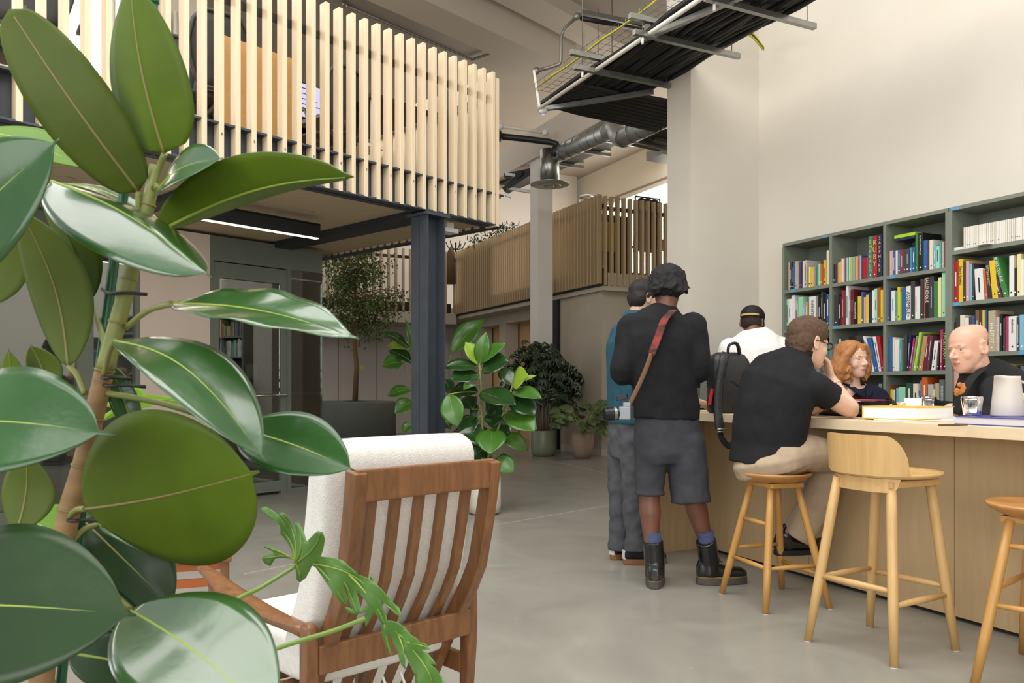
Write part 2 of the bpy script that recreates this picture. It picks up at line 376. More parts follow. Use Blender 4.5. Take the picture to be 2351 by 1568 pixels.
MB().tube([a-N2*.06, b-N2*.06], .012).tube([a-N2*.06, a+N2*.03], .008).tube([b-N2*.06, b+N2*.03], .008).build('push_bar', galv, dr)
for z in (2.2, 1.35): q = gw(486); MB().slab(q-N2*.012, gw(488.5)-q, N2*.012, z, z+.14).build('hinge', galv, dr)
struct('window_1_side', MB().slab(gw(669), GW-gw(669), N2*.01, .05, 2.33), glass)
struct('window_2', MB().slab(GW-U2*.012, U2*.012, N2*2.2, .02, 2.45), glass)
# glazing left of the plaster wall
m_ = MB()
fr(gw(-260), gw(322), 2.40, 2.57, .07, m_); fr(gw(312), gw(322), 0, 2.4, .08, m_); fr(gw(178), gw(215), 0, 2.4, .07, m_); fr(gw(-60), gw(-20), 0, 2.4, .07, m_); fr(gw(-260), gw(178), 0, .1, .07, m_); fr(gw(215), gw(312), 0, .1, .07, m_)
struct('window_3_frame', m_, frame_m)
struct('window_3', MB().slab(gw(-260)+N2*.03, gw(314)-gw(-260), N2*.01, .1, 2.4), glass)
# rooms behind the glazing
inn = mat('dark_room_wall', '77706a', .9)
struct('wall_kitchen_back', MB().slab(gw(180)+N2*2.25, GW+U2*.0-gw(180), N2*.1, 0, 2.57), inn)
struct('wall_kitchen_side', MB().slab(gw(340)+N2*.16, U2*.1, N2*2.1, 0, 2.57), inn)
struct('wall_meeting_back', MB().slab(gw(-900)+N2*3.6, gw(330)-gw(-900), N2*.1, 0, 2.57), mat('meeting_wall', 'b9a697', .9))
kc = gw(640)+N2*1.62
t = thing('kitchen_unit', 'pale timber kitchen worktop unit seen through the glass door', 'kitchen unit', tuple(kc))
KA, KB = gw(515)+N2*1.6, gw(738)+N2*1.6
MB().slab(KA+N2*.03, KB-KA, N2*.57, .1, 1.0).build('cabinet', mat('kitchen_front', 'bba58a', .6, c2='c5b197', sc=(3, 3, 20)), t)
MB().slab(KA, KB-KA, N2*.62, 1.0, 1.035).build('worktop', mat('kitchen_top', 'd4cec5', .4), t)
MB().slab(KA+N2*.1, KB-KA, N2*.5, 0, .1).build('plinth', black_m, t)
MB().slab(KA+N2*.58, KB-KA, N2*.03, 1.035, 1.5).build('splashback', mat('splash', '55524e', .4), t)
def kpt(px, off): q = gw(px); return q+N2*off
q = kpt(708, 1.75); t = thing('coffee_machine', 'black and silver coffee machine on the kitchen worktop', 'coffee machine', (q.x, q.y, 1.036))
MB().slab(q-U2*.14, U2*.28, N2*.36, 1.036, 1.40).build('body', black_m, t, bevel=.01)
MB().slab(q-U2*.07-N2*.012, U2*.14, N2*.02, 1.12, 1.38).build('front_panel', galv, t, bevel=.004)
z = q-N2*.05; z.z = 1.22; MB().tube([z, z-Zv*.05], .012).build('spout', galv, t); MB().slab(q-U2*.1-N2*.1, U2*.2, N2*.1, 1.036, 1.06).build('drip_tray', galv, t)
for px in (611, 620):
    q = kpt(px, 1.72); q.z = 1.036
    t = thing('bottle', 'dark pump bottle by the sink, '+('the one nearer the tap' if px == 611 else 'the one nearer the coffee machine'), 'bottle', tuple(q), 'soap bottles on the kitchen worktop')
    MB().lathe(q, [(.032, 0), (.034, .01), (.034, .11), (.014, .14), (.014, .16)], 16).build('body', mat('amber_dark', '1c1512', .2), t)
    MB().tube([q+Zv*.16, q+Zv*.2, q+Zv*.2-N2*.03], .005, 8).build('pump', black_m, t)
q = kpt(577, 1.85); q.z = 1.036
t = thing('tap', 'chrome swan neck tap over the kitchen worktop', 'tap', tuple(q))
MB().tube([q, q+Zv*.24, q+Zv*.3-N2*.05, q+Zv*.3-N2*.12, q+Zv*.24-N2*.15], .012, 10).build('spout', galv, t); MB().tube([q+U2*.02+Zv*.06, q+U2*.07+Zv*.09], .007).build('lever', galv, t)
# ---------------------------------------------------------------- round planter and tree
pc = V(((815-CX)/F*15.3, 15.3, 0))
t = thing('round_planter', 'large round grey-green planter seat at the foot of the indoor tree', 'planter', tuple(pc))
MB().lathe(pc, [(.74, 0), (.78, .02), (.78, .78), (.76, .82), (.70, .82)], 48).build('drum', mat('planter_green', '626862', .7, c2='6a706a', sc=(2, 2, 2)), t)
MB().lathe(pc, [(.70, .79), (.70, .80), (.01, .83)], 32).build('soil', mat('soil', '3b2f26', .95, bump=.01, bsc=(40, 40, 40)), t)
leaf_far = mat('tree_leaf', '4a5a2b', .6, c2='5d6e35', sc=(9, 9, 9)); bark = mat('bark', '6e5138', .8, c2='85664a', sc=(14, 14, 3), nz=.5, bump=.004, bsc=(20, 20, 4))
def qleaf(mb, c, d, n, l, w_):   # small pointed leaf of four faces
    d = d.normalized(); s_ = d.cross(n); s_ = s_.normalized() if s_.length > 1e-5 else d.orthogonal().normalized(); n = s_.cross(d)
    mb.add([c, c+d*l*.35+s_*w_/2+n*w_*.12, c+d*l*.4, c+d*l*.35-s_*w_/2+n*w_*.12, c+d*l], [(0, 2, 1), (0, 3, 2), (2, 4, 1), (3, 4, 2)], True)
def rnd(a=1): return V((random.uniform(-a, a), random.uniform(-a, a), random.uniform(-a, a)))
t = thing('indoor_tree', 'slender indoor tree with fine dark foliage growing from the round planter', 'tree', (pc.x, pc.y, .8))
m_ = MB(); tp = pc+V((.02, 0, .8)); m_.tube([pc+Zv*.78, pc+V((.03, 0, 1.5)), pc+V((-.03, 0, 2.2)), pc+V((.0, .05, 3.0)), pc+V((.1, 0, 3.9))], [.055, .045, .04, .03, .012], 10)
lf = MB()
for k in range(46):
    z0 = random.uniform(2.15, 3.85); a = random.uniform(0, 6.28); ln = random.uniform(.5, 1.0)*(1.05-abs(z0-2.9)*.42)
    s0 = pc+V((0, 0, z0)); e = s0+V((math.cos(a)*ln, math.sin(a)*ln*.8, random.uniform(-.15, .4)))
    mid = (s0+e)/2+V((0, 0, .08)); m_.tube([s0, mid, e], [.012, .008, .004], 5)
    for j in range(115):
        u = random.uniform(.2, 1.08); c = s0.lerp(e, u)+rnd(.13); c.z -= abs(random.gauss(0, .12))
        qleaf(lf, c, rnd()+V((0, 0, -.5)), rnd()+Zv, random.uniform(.06, .1), .036)
m_.build('trunk', bark, t); o = lf.build('foliage', leaf_far, t)
c = pc+V((.17, -.2, 1.42)); o = MB().slab(c-V((.03, 0, 0)), (.06, 0), (0, .004), c.z, c.z+.09).build('tag', mat('tag_yellow', 'a8a040', .6), t)
# ---------------------------------------------------------------- leaf helpers for the big plants
lf_top = mat('leaf_top', '1f3d1a', .22, c2='2c5224', sc=(5, 5, 5), spec=.6, coat=.3, bump=.0008, bsc=(60, 60, 60))
lf_under = mat('leaf_under', '5c6b26', .55, c2='6e7c30', sc=(6, 6, 6))
lf_mid = mat('leaf_mid_green', '3d6a22', .3, c2='4f7f2a', sc=(7, 7, 7), coat=.2)
lf_bright = mat('leaf_bright', '7fa12a', .45, c2='93b237', sc=(7, 7, 7))
rib_m = mat('midrib', '9aa84a', .5); rib_br = mat('midrib_brown', '94884f', .5)
stem_g = mat('stem_green', '6f7a3a', .5, c2='8a8a4e', sc=(10, 10, 30)); stem_b = mat('stem_brown', '7a5c3a', .6, c2='9b7c50', sc=(12, 12, 40), nz=.4, bump=.002)
def leaf_rows(base, tip, nrm, width, fold=.12, curl=.08, nu=16, nv=8, a=1.0, drip=.05, rip=0, pw=.62, side=0):
    base, tip = V(base), V(tip); T = tip-base; L = T.length; T = T/L; S = T.cross(V(nrm)).normalized(); Nn = S.cross(T); rows = []; mids = []
    for i in range(nu+1):
        t = i/nu; u = min(t/(1-drip), 1)
        w_ = width/2*max(math.sin(math.pi*u**a), 0)**pw if 0 < u < 1 else 0
        if t > 1-drip*1.6: w_ = max(w_, width*.02*(1-t)/drip)
        w_ = max(w_, width*.006)
        c = base+T*L*t+Nn*curl*L*(math.sin(math.pi*t))+S*side*L*math.sin(math.pi*t); mids.append(c); row = []
        for j in range(nv+1):
            v = -1+2*j/nv
            row.append(c+S*w_*v+Nn*(fold*w_*(abs(v)**1.3)*1.0+rip*width*math.sin(t*23+v*3)*abs(v)))
        rows.append(row)
    return rows, mids, Nn
def leaf_obj(parent, base, tip, nrm, width, mats, rib=None, petiole=None, name='leaf', pet_m=None, ribr=.0025, **k):
    rows, mids, Nn = leaf_rows(base, tip, nrm, width, **k)
    m_ = MB().grid(rows, flip=False); o = m_.build(name, list(mats), parent)
    s_ = o.modifiers.new('s', 'SOLIDIFY'); s_.thickness = .0012 if width < .3 else .002; s_.offset = -1; s_.material_offset = 1; s_.use_rim = True
    if rib is not None:
        r0 = ribr; n = len(mids)-1
        MB().tube([p-Nn*.001 for p in mids[:n]], [r0*(1-.7*i/n) for i in range(n)], 6, flat=.9).build('midrib', rib, o)
    if petiole is not None:
        MB().tube(bez([petiole, (V(petiole)+V(base))/2+V((0, 0, .008)), V(base)], 5), [.0045]*11, 7).build('petiole', pet_m or rib or rib_m, o)
    return o
def pot(name, label, c, prof, m, soil_r, soil_z, cat='plant pot', n=36):
    t = thing(name, label, cat, tuple(c)); MB().lathe(c, prof, n).build('pot_body', m, t)
    MB().lathe(V(c)+Zv*soil_z, [(soil_r, -.01), (soil_r, 0), (.005, .012)], 24).build('soil', mat('soil', '3b2f26', .95), t); return t
# cream pot with rubber plant (behind the armchair)
random.seed(11)
Yc = 6.95; c = V(((1112-CX)/F*Yc, Yc, 0))
pot('ribbed_pot', 'tall cream ribbed plant pot standing behind the armchair', c, [(.10, 0), (.135, .02), (.145, .08), (.145, .43), (.138, .43), (.132, .38)], mat('cream_pot', 'cfc7b8', .6, c2='d6cfc1', sc=(60, 60, 1)), .132, .39)
t = thing('rubber_plant', 'glossy rubber plant growing from the cream ribbed pot behind the armchair', 'plant', (c.x, c.y, .39))
stems = []
for (px, top, dx) in ((1101, 832, 0), (1178, 880, 0), (1130, 985, .02)):
    tp_ = P(px, top, Yc); b0 = c+V((dx, 0, .38)); pts = [b0, b0.lerp(tp_, .5)+V((0, 0, 0)), tp_]
    MB().tube(pts, [.013, .011, .007], 8).build('stem', stem_g, t); stems.append(pts)
LV = [  # base px,py -> tip px,py, width(px), material, depth shift base, tip, normal
 ((1102, 838), (1116, 762), 24, 1, 0, -.05), ((1100, 836), (1068, 785), 26, 2, 0, .02), ((1104, 832), (1162, 788), 24, 1, 0, -.1), ((1098, 842), (1016, 845), 26, 0, 0, -.1),
 ((1106, 850), (1170, 830), 42, 0, 0, -.1), ((1100, 860), (1035, 872), 38, 0, 0, -.15), ((1100, 885), (1064, 895), 20, 1, 0, -.25), ((1102, 900), (1185, 930), 38, 0, 0, -.25),
 ((1098, 900), (1030, 905), 34, 0, 0, .1), ((1090, 925), (1060, 985), 0, 1, 0, 0), ((1100, 935), (1080, 960), 34, 0, 0, .1), ((1110, 960), (1165, 985), 34, 0, 0, .1), ((1098, 960), (1050, 1000), 36, 0, 0, .05),
 ((1178, 880), (1212, 860), 42, 2, 0, -.1), ((1180, 882), (1232, 862), 10, 2, 0, 0), ((1176, 885), (1150, 845), 26, 0, 0, .1), ((1175, 900), (1245, 915), 26, 1, 0, -.2), ((1172, 915), (1230, 955), 38, 0, 0, -.15),
 ((1165, 945), (1228, 990), 44, 1, 0, -.2), ((1160, 950), (1120, 975), 34, 0, 0, .1), ((1150, 1000), (1212, 1035), 30, 1, 0, .0), ((1148, 990), (1185, 1010), 30, 0, 0, .15), ((1130, 985), (1125, 1042), 46, 1, 0, -.2),
 ((1130, 990), (1170, 975), 34, 0, 0, .1), ((1135, 1010), (1050, 995), 38, 0, 0, -.1), ((1120, 1000), (1030, 1000), 30, 0, 0, .1), ((1140, 1050), (1180, 1085), 30, 1, 0, -.05), ((1110, 1030), (1075, 1060), 34, 0, 0, 0),
 ((1125, 1040), (1100, 1075), 28, 0, 0, .05), ((1150, 1040), (1165, 1075), 20, 0, 0, .1), ((1122, 905), (1140, 960), 34, 0, 0, .1), ((1085, 940), (1065, 910), 30, 0, 0, .2)]
for (b0, e0, w_, mi, d0, d1) in LV:
    if w_ == 0: continue
    B = P(b0[0], b0[1], Yc+d0); E = P(e0[0], e0[1], Yc+d1)
    best = min((min(((s[0].lerp(s[2], q/20)-B).length, tuple(s[0].lerp(s[2], q/20))) for q in range(21)) for s in stems))
    leaf_obj(t, B, E, V((random.uniform(-.2, .2), -.75, .65)), w_/F*Yc*1.55, ((lf_top, lf_mid, lf_bright)[mi], lf_under), rib_m, petiole=V(best[1]), nu=12, nv=6, fold=.18, curl=random.uniform(.02, .12), ribr=.002)
# big hanging light leaf
leaf_obj(t, P(1030, 905, Yc-.3), P(1052, 980, Yc-.35), (-.2, -1, .2), .2, (lf_mid, lf_under), rib_m, petiole=P(1095, 900, Yc), fold=.15)
# bird of paradise behind the steel column
Yb = 8.6; c = V(((985-CX)/F*Yb, Yb, 0))
pot('plant_pot', 'dark plant pot hidden behind the steel column', c, [(.11, 0), (.12, .3), (.11, .3)], mat('dark_pot', '3a3a3a', .6), .11, .28)
t = thing('bird_of_paradise', 'tall bird of paradise plant with drooping paddle leaves behind the steel column', 'plant', (c.x, c.y, .28))
for (b0, e0, w_, mi, dd) in (((1035, 812), (1112, 732), 42, 1, .1), ((955, 820), (930, 732), 20, 1, -.1), ((940, 800), (873, 762), 22, 0, -.1), ((955, 800), (886, 795), 28, 2, .1), ((950, 835), (890, 805), 28, 0, .1), ((925, 832), (876, 842), 36, 1, -.1), ((945, 895), (888, 910), 26, 1, 0), ((948, 920), (905, 950), 34, 1, -.1), ((948, 972), (923, 992), 20, 1, 0), ((1018, 870), (1035, 905), 26, 0, .1), ((1015, 960), (1035, 985), 26, 0, 0)):
    B = P(b0[0], b0[1], Yb); E = P(e0[0], e0[1], Yb+dd); o = leaf_obj(t, B, E, V((.2, -.8, .55)), w_/F*Yb*1.2, ((lf_top, lf_mid, lf_bright)[mi], lf_under), rib_m, nu=12, nv=6, fold=.25, curl=.12, pw=.75, ribr=.004)
    q = c+Zv*.28; m1 = q.lerp(B, .5)+V((0, 0, .15)); MB().tube(bez([q+rnd(.03)*1, m1, B], 6), .008, 7).build('petiole', stem_g, o)
# schefflera in the green pot
random.seed(5)
Ys = 12.7; c = V(((1247-CX)/F*Ys, Ys, 0))
pot('glazed_pot', 'sage green glazed pot by the hall corner', c, [(.15, 0), (.185, .02), (.2, .1), (.2, .40), (.19, .41), (.18, .38)], mat('green_glaze', '8a9179', .35, c2='7c846c', sc=(4, 4, 9)), .18, .38)
t = thing('umbrella_plant', 'bushy dark umbrella plant growing from the sage green pot', 'plant', (c.x, c.y, .38))
lf = MB(); sm = MB()
for k in range(14): a = random.uniform(0, 6.28); r = random.uniform(.03, .12); sm.tube([c+V((math.cos(a)*r, math.sin(a)*r, .37)), c+V((math.cos(a)*r*2+.0, math.sin(a)*r*2, .9)), c+V((math.cos(a)*.35, math.sin(a)*.35, 1.35))], [.011, .009, .004], 6)
for k in range(560):
    for _ in range(60):
        x, y, z = random.uniform(-.75, .72), random.uniform(-.5, .5), random.uniform(-.78, 1.0)
        rx = .68 if z < .3 else .68-(z-.3)*.42
        cx_ = -.12*max(z, 0)
        if ((x-cx_)/rx)**2+(y/.45)**2+(max(z-.2, 0)/.85)**2*.6+(min(z, 0)/.78)**2 < 1 and not (z < -.35 and abs(x) < .2): break
    p = c+V((x, y, 1.12+z*.72)); dn = (V((x, y, z*.4)).normalized()+V((0, 0, .5))).normalized(); n7 = random.choice((6, 7, 8))
    o1 = dn.orthogonal().normalized(); o2 = dn.cross(o1); ln = random.uniform(.1, .15)
    for i in range(n7): a = 6.283*i/n7; d = (o1*math.cos(a)+o2*math.sin(a))*.95-dn*.35-Zv*.35; qleaf(lf, p, d, dn, ln, .042)
sm.build('stem', mat('pale_stems', '857660', .7), t); o = lf.build('foliage', mat('dark_leaf', '26351f', .4, c2='33472a', sc=(7, 7, 7)), t); o['kind'] = 'stuff'
# calathea in the terracotta pot
Ya = 12.25; c = V(((1337-CX)/F*Ya, Ya, 0))
pot('terracotta_pot', 'dusty terracotta pot with a darker dipped foot', c, [(.12, 0), (.155, .12), (.178, .22), (.178, .30), (.165, .39), (.155, .39), (.15, .36)], mat('terracotta', 'a58f7c', .8, c2='99826f', sc=(5, 5, 5)), .15, .36)
t = thing('prayer_plant', 'low prayer plant with patterned light and dark green leaves in the terracotta pot', 'plant', (c.x, c.y, .36))
cal = mat('patterned_leaf', '324a28', .45, c2='6f8448', sc=(45, 45, 20), nz=.3); calu = mat('patterned_under', '4a5a3a', .6)
for k in range(44):
    a = random.uniform(0, 6.28); el = random.uniform(-.35, 1.3); r = random.uniform(.12, .34); z = .45+random.uniform(0, .5)*(.5+.5*math.sin(max(el, 0)))
    B = c+V((math.cos(a)*r*math.cos(el*.6), math.sin(a)*r, z)); d = V((math.cos(a), math.sin(a)*.8-.2, random.uniform(-.7, .5))).normalized()
    leaf_obj(t, B, B+d*random.uniform(.2, .27), V((0, -.8, .7)), .13, (cal, calu), rib_m, nu=8, nv=4, fold=.12, curl=.1, ribr=.002, petiole=c+Zv*.37+rnd(.03)*.5 if k % 3 == 0 else None)
# ---------------------------------------------------------------- services overhead
def strut(parent, a, b, s_=.041): return MB().bar(a, b, s_, s_).build('strut', galv, parent)
zt = 3.9
def tz(px, py, z=zt): return PZ(px, py, z)
T0 = tz(1240, 247)
tr = thing('cable_tray', 'wide suspended tray packed with black cables running along the ceiling', 'cable tray', tuple(T0))
wd = .80
e1 = T0-U1*4.2
nc = 17
for k in range(nc):
    o_ = .03+k*(wd-.06)/(nc-1); ph = random.uniform(0, 6)
    pts = [e1+N1*(o_+.02*math.sin(i*.9+ph))+Zv*(.055+.012*math.sin(i*1.3+ph)) -(-U1)*0+U1*(i*4.2/16) for i in range(17)]
    pts.append(T0+N1*(o_+.1)+U1*(.12*(k/nc))+Zv*.05)
    MB().tube(pts, random.uniform(.022, .032), 6).build('cable', cable_m, tr)
MB().slab(e1+N1*.05, U1*4.2, N1*(wd-.05), zt+.05, zt+.08).build('cable_bed', cable_m, tr)
# bundle turning to the right behind the pier
for k in range(9):
    q = T0+U1*(-.55+k*.13)+Zv*.03; q.z = zt+.03
    MB().tube([T0+N1*(.02+.0*k)+U1*(-.62+k*.075)+Zv*.05, T0+N1*.45+U1*(-.62+k*.08)+Zv*.03, T0+N1*1.45+U1*(-.61+k*.082)], .035, 6).build('cable', cable_m, tr)
MB().slab(T0+N1*.2-U1*.62, N1*1.25, U1*.68, zt+.03, zt+.06).build('cable_bed', cable_m, tr)
# white edge tube, struts, rods
MB().tube([T0-Zv*.02-N1*.02, T0-U1*4.3-Zv*.0-N1*.02], .018, 10).build('edge_tube', white_m, tr)
MB().tube([T0-Zv*.02, T0-Zv*.02+V((-.005, 0, 0)), T0+V((-.06, .02, .38))], .014, 8).build('edge_tube', white_m, tr)
for (px, py) in ((1475, 78), (1337, 157), (1640, 0)):
    a = tz(px, py, zt-.02); strut(tr, a-N1*.08, a+N1*.98); MB().tube([a, a+Zv*2.7], .004, 5).build('rod', galv, tr); MB().tube([a-Zv*.03, a-Zv*.08], .011, 6).build('end_nut', white_m, tr)
    b = a+N1*.9; MB().tube([b, b+Zv*2.7], .004, 5).build('rod', galv, tr); a2 = a-N1*.12+Zv*.12; strut(tr, a2, a2+N1*.45)
a = T0-Zv*.02; b = tz(1500, 210, zt-.02); strut(tr, a, b)
c_ = tz(1475, 90, zt-.0); strut(tr, c_, tz(1740, -25, zt))
q = T0+V((.03, -.02, -.03)); tt = thing('smoke_detector', 'small white detector with a blue glow at the cable tray corner', 'detector', tuple(q))
MB().lathe(q, [(.001, -.045), (.02, -.043), (.045, -.02), (.045, .0), (.03, .02)], 20).build('body', white_m, tt); MB().lathe(q-Zv*.045, [(.001, -.006), (.014, -.003), (.016, .003)], 12).build('indicator', mat('blue_led', '5a60ff', .4, emit=((.2, .22, 1), 2)), tt)
# wire basket tray with yellow tube
wb = thing('wire_basket_tray', 'galvanised wire basket tray carrying a yellow flexible tube', 'cable tray', tuple(T0-N1*.1))
m_ = MB(); W0 = T0-N1*.06+Zv*.17
for k in range(5): m_.tube([W0+N1*.075*k, W0+N1*.075*k-U1*4.2], .0022, 4)
for k in range(42):
    q = W0-U1*.1*k; m_.tube([q+Zv*.06, q, q+N1*.3, q+N1*.3+Zv*.06], .0022, 4)
m_.tube([W0+Zv*.06, W0+Zv*.06-U1*4.2], .0022, 4); m_.tube([W0+Zv*.06+N1*.3, W0+N1*.3+Zv*.06-U1*4.2], .0022, 4)
m_.build('mesh_basket', galv, wb)
MB().tube([W0+N1*.03-U1*(i*.3)+Zv*(.03+.01*math.sin(i*2)) for i in range(15)], .009, 8).build('yellow_tube', yellow_m, wb)
# yellow striped cable bending down the pier
a = P(1690, 68, 6.7); tt = thing('striped_cable', 'yellow and black cables bending from the tray down the pier', 'cable', tuple(a))
for k in range(3):
    MB().tube(bez([a+V((0, 0, .02*k)), P(1725, 84-5*k, 6.95), P(1753, 115-3*k, 7.16)], 6), .008, 7).build('strand', (yellow_m, cable_m, yellow_m)[k], tt)
# conduit with cable trunking up to the beam
def conduit(name, label, pts, r=.02, m=None, n=10):
    t = thing(name, label, 'conduit', tuple(pts[0])); MB().tube(pts, r, n).build('tube_run', m or conduit_m, t)
    for p in (pts[0], pts[-1]): MB().ell(p, (r*2.1, r*2.1, r*2.1)).build('fitting', m or conduit_m, t)
    return t
Yk = 9.6
conduit('zinc_conduit', 'bent zinc conduit dropping from the strut to the beam end', [P(1325, 38, Yk), P(1296, 66, Yk), P(1288, 85, Yk), P(1288, 140, Yk), P(1286, 146, Yk), P(1262, 155, Yk+.1), P(1232, 163, Yk+.2)], .022)
t = thing('strut_channel', 'heavy galvanised strut channel above the wire basket', 'strut', tuple(P(1330, 30, Yk)))
MB().bar(P(1330, 28, Yk), P(1475, 58, Yk+.6), .08, .05).build('channel', galv_d, t); MB().tube([P(1335, 42, Yk), P(1475, 68, Yk+.6)], .03, 8).build('cable_run', cable_m, t)
a, b = PZ(790, 10, 6.55), PZ(1083, 137, 6.55); conduit('zinc_conduit', 'thin zinc conduit running along the ceiling above the near gallery', [a, b, PZ(1150, 115, 6.55)], .022)
conduit('white_conduit', 'white conduit running from behind the near gallery to the duct', [P(1150, 290, 12.4), P(1252, 305, 12.4)], .025, white_m)
conduit('black_hose', 'black insulated hose bending down beside the vertical duct', [P(1140, 312, 12.2), P(1200, 318, 12.2), P(1262, 326, 12.2), P(1277, 330, 12.2), P(1279, 348, 12.2)], .05, cable_m)
# spiral ducts
def duct(t, pts, r, ribs=True):
    n = max(2, int((V(pts[-1])-V(pts[0])).length/.16)); MB().tube(pts, r, 24).build('duct_section', galv_d, t)
    if ribs:
        for i in range(n+1): q = V(pts[0]).lerp(V(pts[-1]), i/n); d = (V(pts[-1])-V(pts[0])).normalized()*.006; MB().tube([q-d, q+d], r+.006, 24).build('seam', galv, t)
t = thing('ventilation_duct', 'galvanised spiral ventilation duct with a jog feeding the round diffuser', 'duct', tuple(P(1262, 385, 12.3)))
r1 = .125
a = P(1277, 356, 12.3); b = P(1395, 302, 11.4); duct(t, [a, b], r1)
c_ = P(1432, 316, 10.6); d_ = P(1520, 273, 9.9)
MB().tube(bez([b, P(1412, 296, 11.2), P(1420, 312, 10.8), c_], 8), r1+.004, 24).build('elbow', galv_d, t)
duct(t, [c_, d_], r1)
MB().tube(bez([d_, P(1538, 264, 9.75), P(1562, 264, 9.8), P(1610, 275, 10.3)], 8), r1+.006, 24).build('elbow', galv_d, t)
vd = P(1262, 420, 12.35); vd2 = P(1262, 345, 12.35)
MB().tube([vd, vd2], .148, 28).build('drop_section', galv, t)
MB().lathe(vd-Zv*.04, [(.001, -.015), (.06, -.02), (.075, .0), (.1, 0), (.105, -.012), (.16, -.012), (.17, .002), (.30, .012), (.30, .02), (.15, .04), (.148, .06)], 40, smooth=False).build('diffuser', galv_d, t)
for k in range(3): q = P(1352-38*k, 270, 12); MB().tube([P(1341+32*k, 300-16*k, 11.9-.3*k), P(1341+32*k, 300-16*k, 11.9-.3*k)+Zv*1.8], .006, 5).build('hanger', galv, t)
# lower trays behind the duct
t = thing('lower_cable_tray', 'lower perforated cable tray with struts behind the spiral duct', 'cable tray', tuple(P(1400, 350, 12)))
a = P(1170, 425, 15.0); b = P(1440, 300, 12.6); dv = (b-a)
MB().bar(a, b, .5, .05).build('tray_bed', cable_m, t)
for k in (.25, .48, .7, .88): q = a+dv*k-Zv*.05; strut(t, q-N1*.28, q+N1*.45, .05); q2 = q+Zv*.09; strut(t, q2-N1*.1, q2+N1*.45, .05)
t = thing('lower_cable_tray', 'perforated cable trays disappearing behind the pier below the duct elbow', 'cable tray', tuple(P(1520, 300, 11)))
MB().bar(P(1470, 335, 11.3), P(1620, 255, 10.3), .7, .05).build('tray_bed', cable_m, t)
for p, q in (((1480, 293), (1620, 330)), ((1455, 322), (1555, 348)), ((1500, 318), (1620, 350))): strut(t, P(*p, 11), P(*q, 11.3), .055)
MB().slab(P(1521, 352, 11.5), N1*1.2, U1*.4, P(0, 350, 11.5).z-.02, P(0, 332, 11.5).z).build('end_box', galv_d, t)
t = thing('cable_cluster', 'tangle of black cable trays beside the near gallery corner', 'cable tray', tuple(P(1195, 415, 14)))
for (x0, y0, x1, y1, w_) in ((1160, 438, 1225, 398, .2), (1160, 405, 1225, 392, .1), (1175, 428, 1205, 398, .18)): MB().bar(P(x0, y0, 14), P(x1, y1, 13.8), w_, .08).build('tray_bed', cable_m, t)
for (x0, y0, x1, y1) in ((1160, 446, 1175, 452), (1165, 432, 1222, 441), (1160, 400, 1222, 408)): strut(t, P(x0, y0, 13.9), P(x1, y1, 13.9), .05)
q = P(1347, 452, 15.5); tt = thing('ceiling_detector', 'small round fitting on the bright upper wall above the far gallery', 'light fitting', tuple(q)); MB().lathe(q, [(.001, -.05), (.15, -.04), (.16, 0), (.1, .03)], 20).build('body', galv, tt); MB().box(q-Zv*.08, (.14, .05, .02)).build('arm', white_m, tt)
q = P(1036, 528, 7.0); tt = thing('emergency_light', 'flat white emergency light fixed beside the steel column head', 'light fitting', tuple(q)); MB().slab(q-U2*.07, U2*.16, N2*.12, q.z-.02, q.z+.02).build('body', mat('white_plastic', 'f2f2f4', .4), tt, bevel=.003); MB().slab(q-U2*.03+N2*.02, U2*.08, N2*.08, q.z+.02, q.z+.07).build('bracket', white_m, tt)
# ---------------------------------------------------------------- bookcase
S0 = V((2.94, 5.4, 0))
def sh(px, off=0):
    q = S0+N1*off; t = (px-CX)/F; s_ = (q.x-t*q.y)/(.4358+t*.9); return q+U1*s_
shelf_m = mat('grey_green_board', '7a8073', .5, c2='81877a', sc=(4, 4, 4))
def bookcase(pxl, pxr, divs, rows, label, tapes):
    A, B = sh(pxl), sh(pxr); t = thing('bookcase', label, 'bookcase', (A.x, A.y, 0)); D = B-A; dl = D.length; D.normalize()
    MB().slab(A+N1*.282, B-A, N1*.012, .02, 2.31).build('back_panel', shelf_m, t)
    MB().slab(A, B-A, N1*.285, 2.295, 2.32).build('top_board', shelf_m, t)
    MB().slab(A+N1*.03, B-A, N1*.25, 0, .08).build('plinth', shelf_m, t)
    for p in divs: q = sh(p); MB().slab(q-D*.0125, D*.025, N1*.283, .08, 2.296).build('upright', shelf_m, t)
    ds = [sh(p) for p in divs]
    for z in rows+[.55, .1]:
        for a, b in zip(ds, ds[1:]): MB().slab(a+D*.0125+N1*.001, (b-a)-D*.025, N1*.28, z-.027, z).build('shelf', shelf_m, t)
    for px, z, w_ in tapes: q = sh(px); MB().slab(q-N1*.0012, D*w_, N1*.0011, z-.024, z-.002).build('tape', mat('blue_tape', '5f9cc4', .7), t)
    return t
R1 = [1.922, 1.588, 1.223, .885]; R2 = [2.025, 1.678, 1.337, 1.0]
bookcase(1797, 2177, (1798, 1907, 2031, 2174), R1, 'grey-green open bookcase of three bays against the cream wall', ((1888, 2.32, .05), (1816, 1.922, .05), (1912, 1.588, .05), (2042, 1.922, .05)))
bookcase(2179, 2640, (2182, 2411, 2637), R2, 'grey-green open bookcase with a wide bay holding a row of white spines', ((2183, 2.32, .06), (2190, 1.678, .055), (2338, 1.337, .06)))
